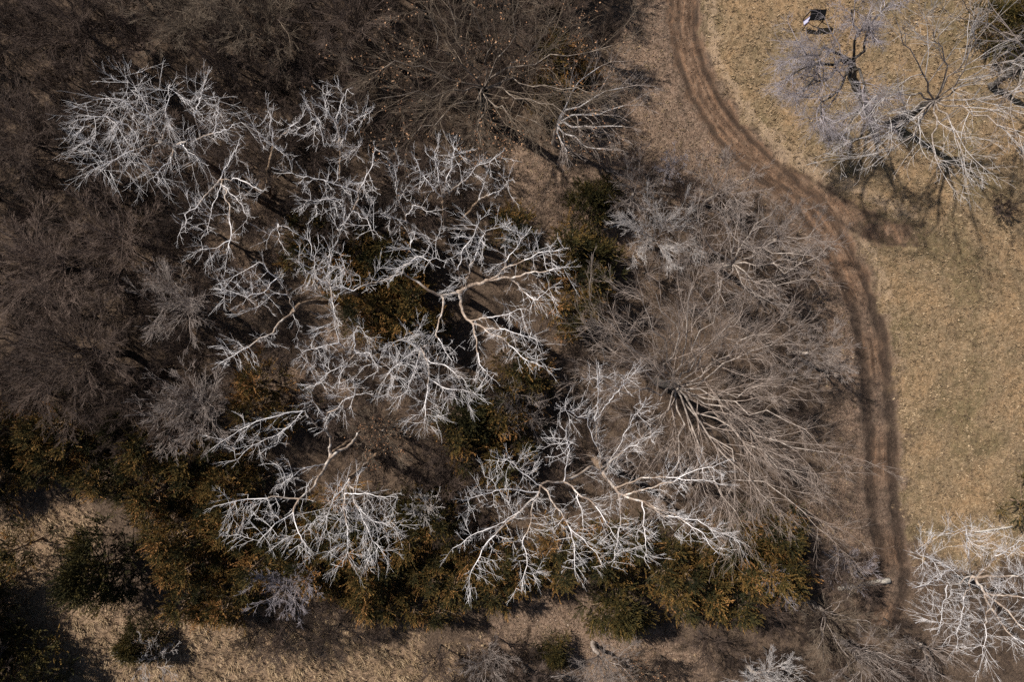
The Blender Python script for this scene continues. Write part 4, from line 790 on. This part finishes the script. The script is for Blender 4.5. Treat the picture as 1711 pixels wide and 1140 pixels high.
def quick_mesh(name, boxes, mt, parent, bevel=.01):
    import bmesh
    bm = bmesh.new()
    for c, s, rot in boxes:
        from mathutils import Matrix, Euler
        mx = Matrix.Translation(c) @ Euler(rot).to_matrix().to_4x4() @ Matrix.Diagonal((*s, 1))
        bmesh.ops.create_cube(bm, size=1, matrix=mx)
    bmesh.ops.bevel(bm, geom=bm.edges[:], offset=bevel, segments=2, affect='EDGES')
    me = bpy.data.meshes.new(name); bm.to_mesh(me); bm.free(); me.materials.append(mt); return link(name, me, parent)
pb, t, b = mat('black_painted_panel', .9); b.inputs['Specular IOR Level'].default_value = .02; b.inputs['Base Color'].default_value = (.008, .008, .009, 1)
pw, t, b = mat('glare_coloured_sheet', .15); b.inputs['Base Color'].default_value = (.42, .42, .55, 1); b.inputs['Specular IOR Level'].default_value = .5  # pale violet grey base colour imitates glare on the support
pv, t, b = mat('violet_rim', .3); b.inputs['Base Color'].default_value = (.07, .05, .16, 1)
p0 = W(1341, 34, 0); p1 = W(1366, 31, 0); pf = W(1343, 52, 0)
ctr = (p0 + p1) / 2; gzz = gz(ctr[0], ctr[1])
sg = empty('slanted_panel', (ctr[0], ctr[1], gzz), 'black slanted panel on thin posts with a pale glare-coloured sheet, standing alone on the grass', 'panel')
from mathutils import Vector
wid = abs(p1[0] - p0[0])
def post(a, b_, r=.035): return [(np.array([a, b_]), np.array([r, r]))]
quick_mesh('panel', [((0, -.28, 1.38), (wid, .66, .05), (math.radians(28), 0, 0))], pb, sg, .012)
quick_mesh('panel_rim', [((0, -.585, 1.205), (wid + .02, .05, .075), (math.radians(28), 0, 0)), ((0, .03, 1.54), (wid + .02, .05, .075), (math.radians(28), 0, 0))], pb, sg, .01)
for a, b_ in (((-wid / 2 + .03, .02, -.1), (-wid / 2 + .03, .02, 1.5)), ((wid / 2 - .03, .02, -.1), (wid / 2 - .03, .02, 1.5)), ((-wid / 2 + .02, -.80, -.1), (-wid / 2 + .03, -.5, 1.2)), ((wid / 2 - .03, -.62, -.1), (wid / 2 - .03, -.5, 1.2))):
    link('post', tube_mesh('post', [tubes(post(a, b_), 10)], pb), sg)
quick_mesh('glare_sheet', [((-wid / 2 - .035, -.50, .90), (.02, .30, .62), (math.radians(-14), math.radians(28), 0))], pw, sg, .006)  # sheet added to give the bright glare by the front leg
quick_mesh('sheet_rim', [((-wid / 2 - .055, -.66, .90), (.035, .04, .66), (math.radians(-14), math.radians(28), 0)), ((-wid / 2 - .055, -.34, .90), (.035, .04, .66), (math.radians(-14), math.radians(28), 0))], pv, sg, .006)

# ------------------------------------------------------------------ leaf litter, grass, twiggy undergrowth: nobody could count these
rl = np.random.default_rng(21)
def scatter(n, reg=(-40, 40, -28, 28)): return np.stack([rl.uniform(reg[0], reg[1], n), rl.uniform(reg[2], reg[3], n)], 1)
P = scatter(330000); mk = masks(P); wgt = np.clip(.25 + .55 * mk['leafy'] + .08 * mk['meadow'] - .5 * mk['rut'] - .12 * mk['straw'] , .03, 1) * (.6 + .5 * (fnoise(P, 1.2, 2) > 0)) * (1 - .7 * mk['meadow'])
k = rl.random(len(P)) < wgt; P = P[k]; mk = {a: v[k] for a, v in mk.items()}; z = height(P, mk)
C = np.column_stack([P, z + rl.uniform(.02, .07, len(P))]); V, F = leaf_quads(C, .055, rl, 1.6)
ti = np.clip(rl.beta(1.6, 2.6, len(P)) * (.55 + .6 * mk['leafy']+ .25*mk['meadow']), 0, 1)
tag(link('leaf_litter', new_mesh('leaf_litter', V, F, M['litter'], {'tint': np.repeat(ti, 4)})), 'fallen brown and tan leaves scattered over the ground', kind='stuff')
# grass blades in tufts
n = 60000; P = scatter(n); mk = masks(P)
keep = rl.random(n) < np.clip(1.0 * mk['straw'] + .75 * mk['meadow'] + .15 * mk['leafy'] - 1.2 * mk['track'], .0, 1); P = P[keep]; mk = {a: v[keep] for a, v in mk.items()}
nb = 7; idx = np.repeat(np.arange(len(P)), nb); st = mk['straw'][idx]
base = P[idx] + rl.normal(0, .05, (len(idx), 2)); z = height(P, mk)[idx]
hh = (rl.uniform(.06, .14, len(idx)) + st * rl.uniform(.1, .34, len(idx)))
ph = fnoise(P, 2.0, 21)[idx] * 1.2; ln2 = np.stack([np.cos(ph + rl.normal(0, .9, len(idx))), np.sin(ph + rl.normal(0, .9, len(idx)))], 1) * hh[:, None] * rl.uniform(.4, 1.4, (len(idx), 1))
B0 = np.column_stack([base, z]); tipp = B0 + np.column_stack([ln2, hh]); wv = np.column_stack([-ln2[:, 1], ln2[:, 0], 0 * hh]); wv = unit(wv) * rl.uniform(.008, .018, (len(idx), 1))
midp = B0 * .45 + tipp * .55 + np.array([0, 0, .02])
wv = wv * (1.5 - .3 * st[:, None]); V = np.stack([B0 - wv * .6, midp - wv, tipp, midp + wv], 1).reshape(-1, 3); F = np.arange(len(V)).reshape(-1, 4)
ti = np.clip(.48 + rl.normal(0, .1, len(idx)) + rl.normal(0, .22, len(P))[idx] + .1 * st, 0, 1)
tag(link('dry_grass', new_mesh('dry_grass', V, F, M['straw'], {'tint': np.repeat(ti, 4)})), 'dry tan winter grass', kind='stuff')
# low twiggy undergrowth over the litter
n = 42000; P = scatter(n); mk = masks(P)
keep = rl.random(n) < np.clip(1 - mk['meadow'] * 1.4 - mk['straw'] * 1.1 - mk['trackw'] * 1.3 - .45 * mk['leafy'], 0.0, 1) * (.3 + .5 * (fnoise(P, 2.5, 14) > -.4)) * (1 - .5 * mk['leafy']); P = P[keep]; mk = {a: v[keep] for a, v in mk.items()}; n = len(P)
D = unit(np.column_stack([rl.normal(0, .7, (n, 2)), rl.uniform(.4, 1.2, n)])); Q, Rr = grow(np.column_stack([P, height(P, mk)]), D, rl.uniform(.35, 1.3, n), np.full(n, .0075), 4, rl, .2, 0)
Q2, R2 = None, None
pos, Ds, Ln, _ = fork(Q, Rr, 3, rl, .3, .6, .5, .8); Q2, R2 = grow(pos, Ds, Ln, np.full(len(pos), .006), 3, rl, .2, 0)
tag(link('undergrowth', tube_mesh('undergrowth', [brush_tubes((Q, Rr), 3), brush_tubes((Q2, R2), 3)], M['brown_twig'])), 'low bare brown twiggy undergrowth', kind='stuff')
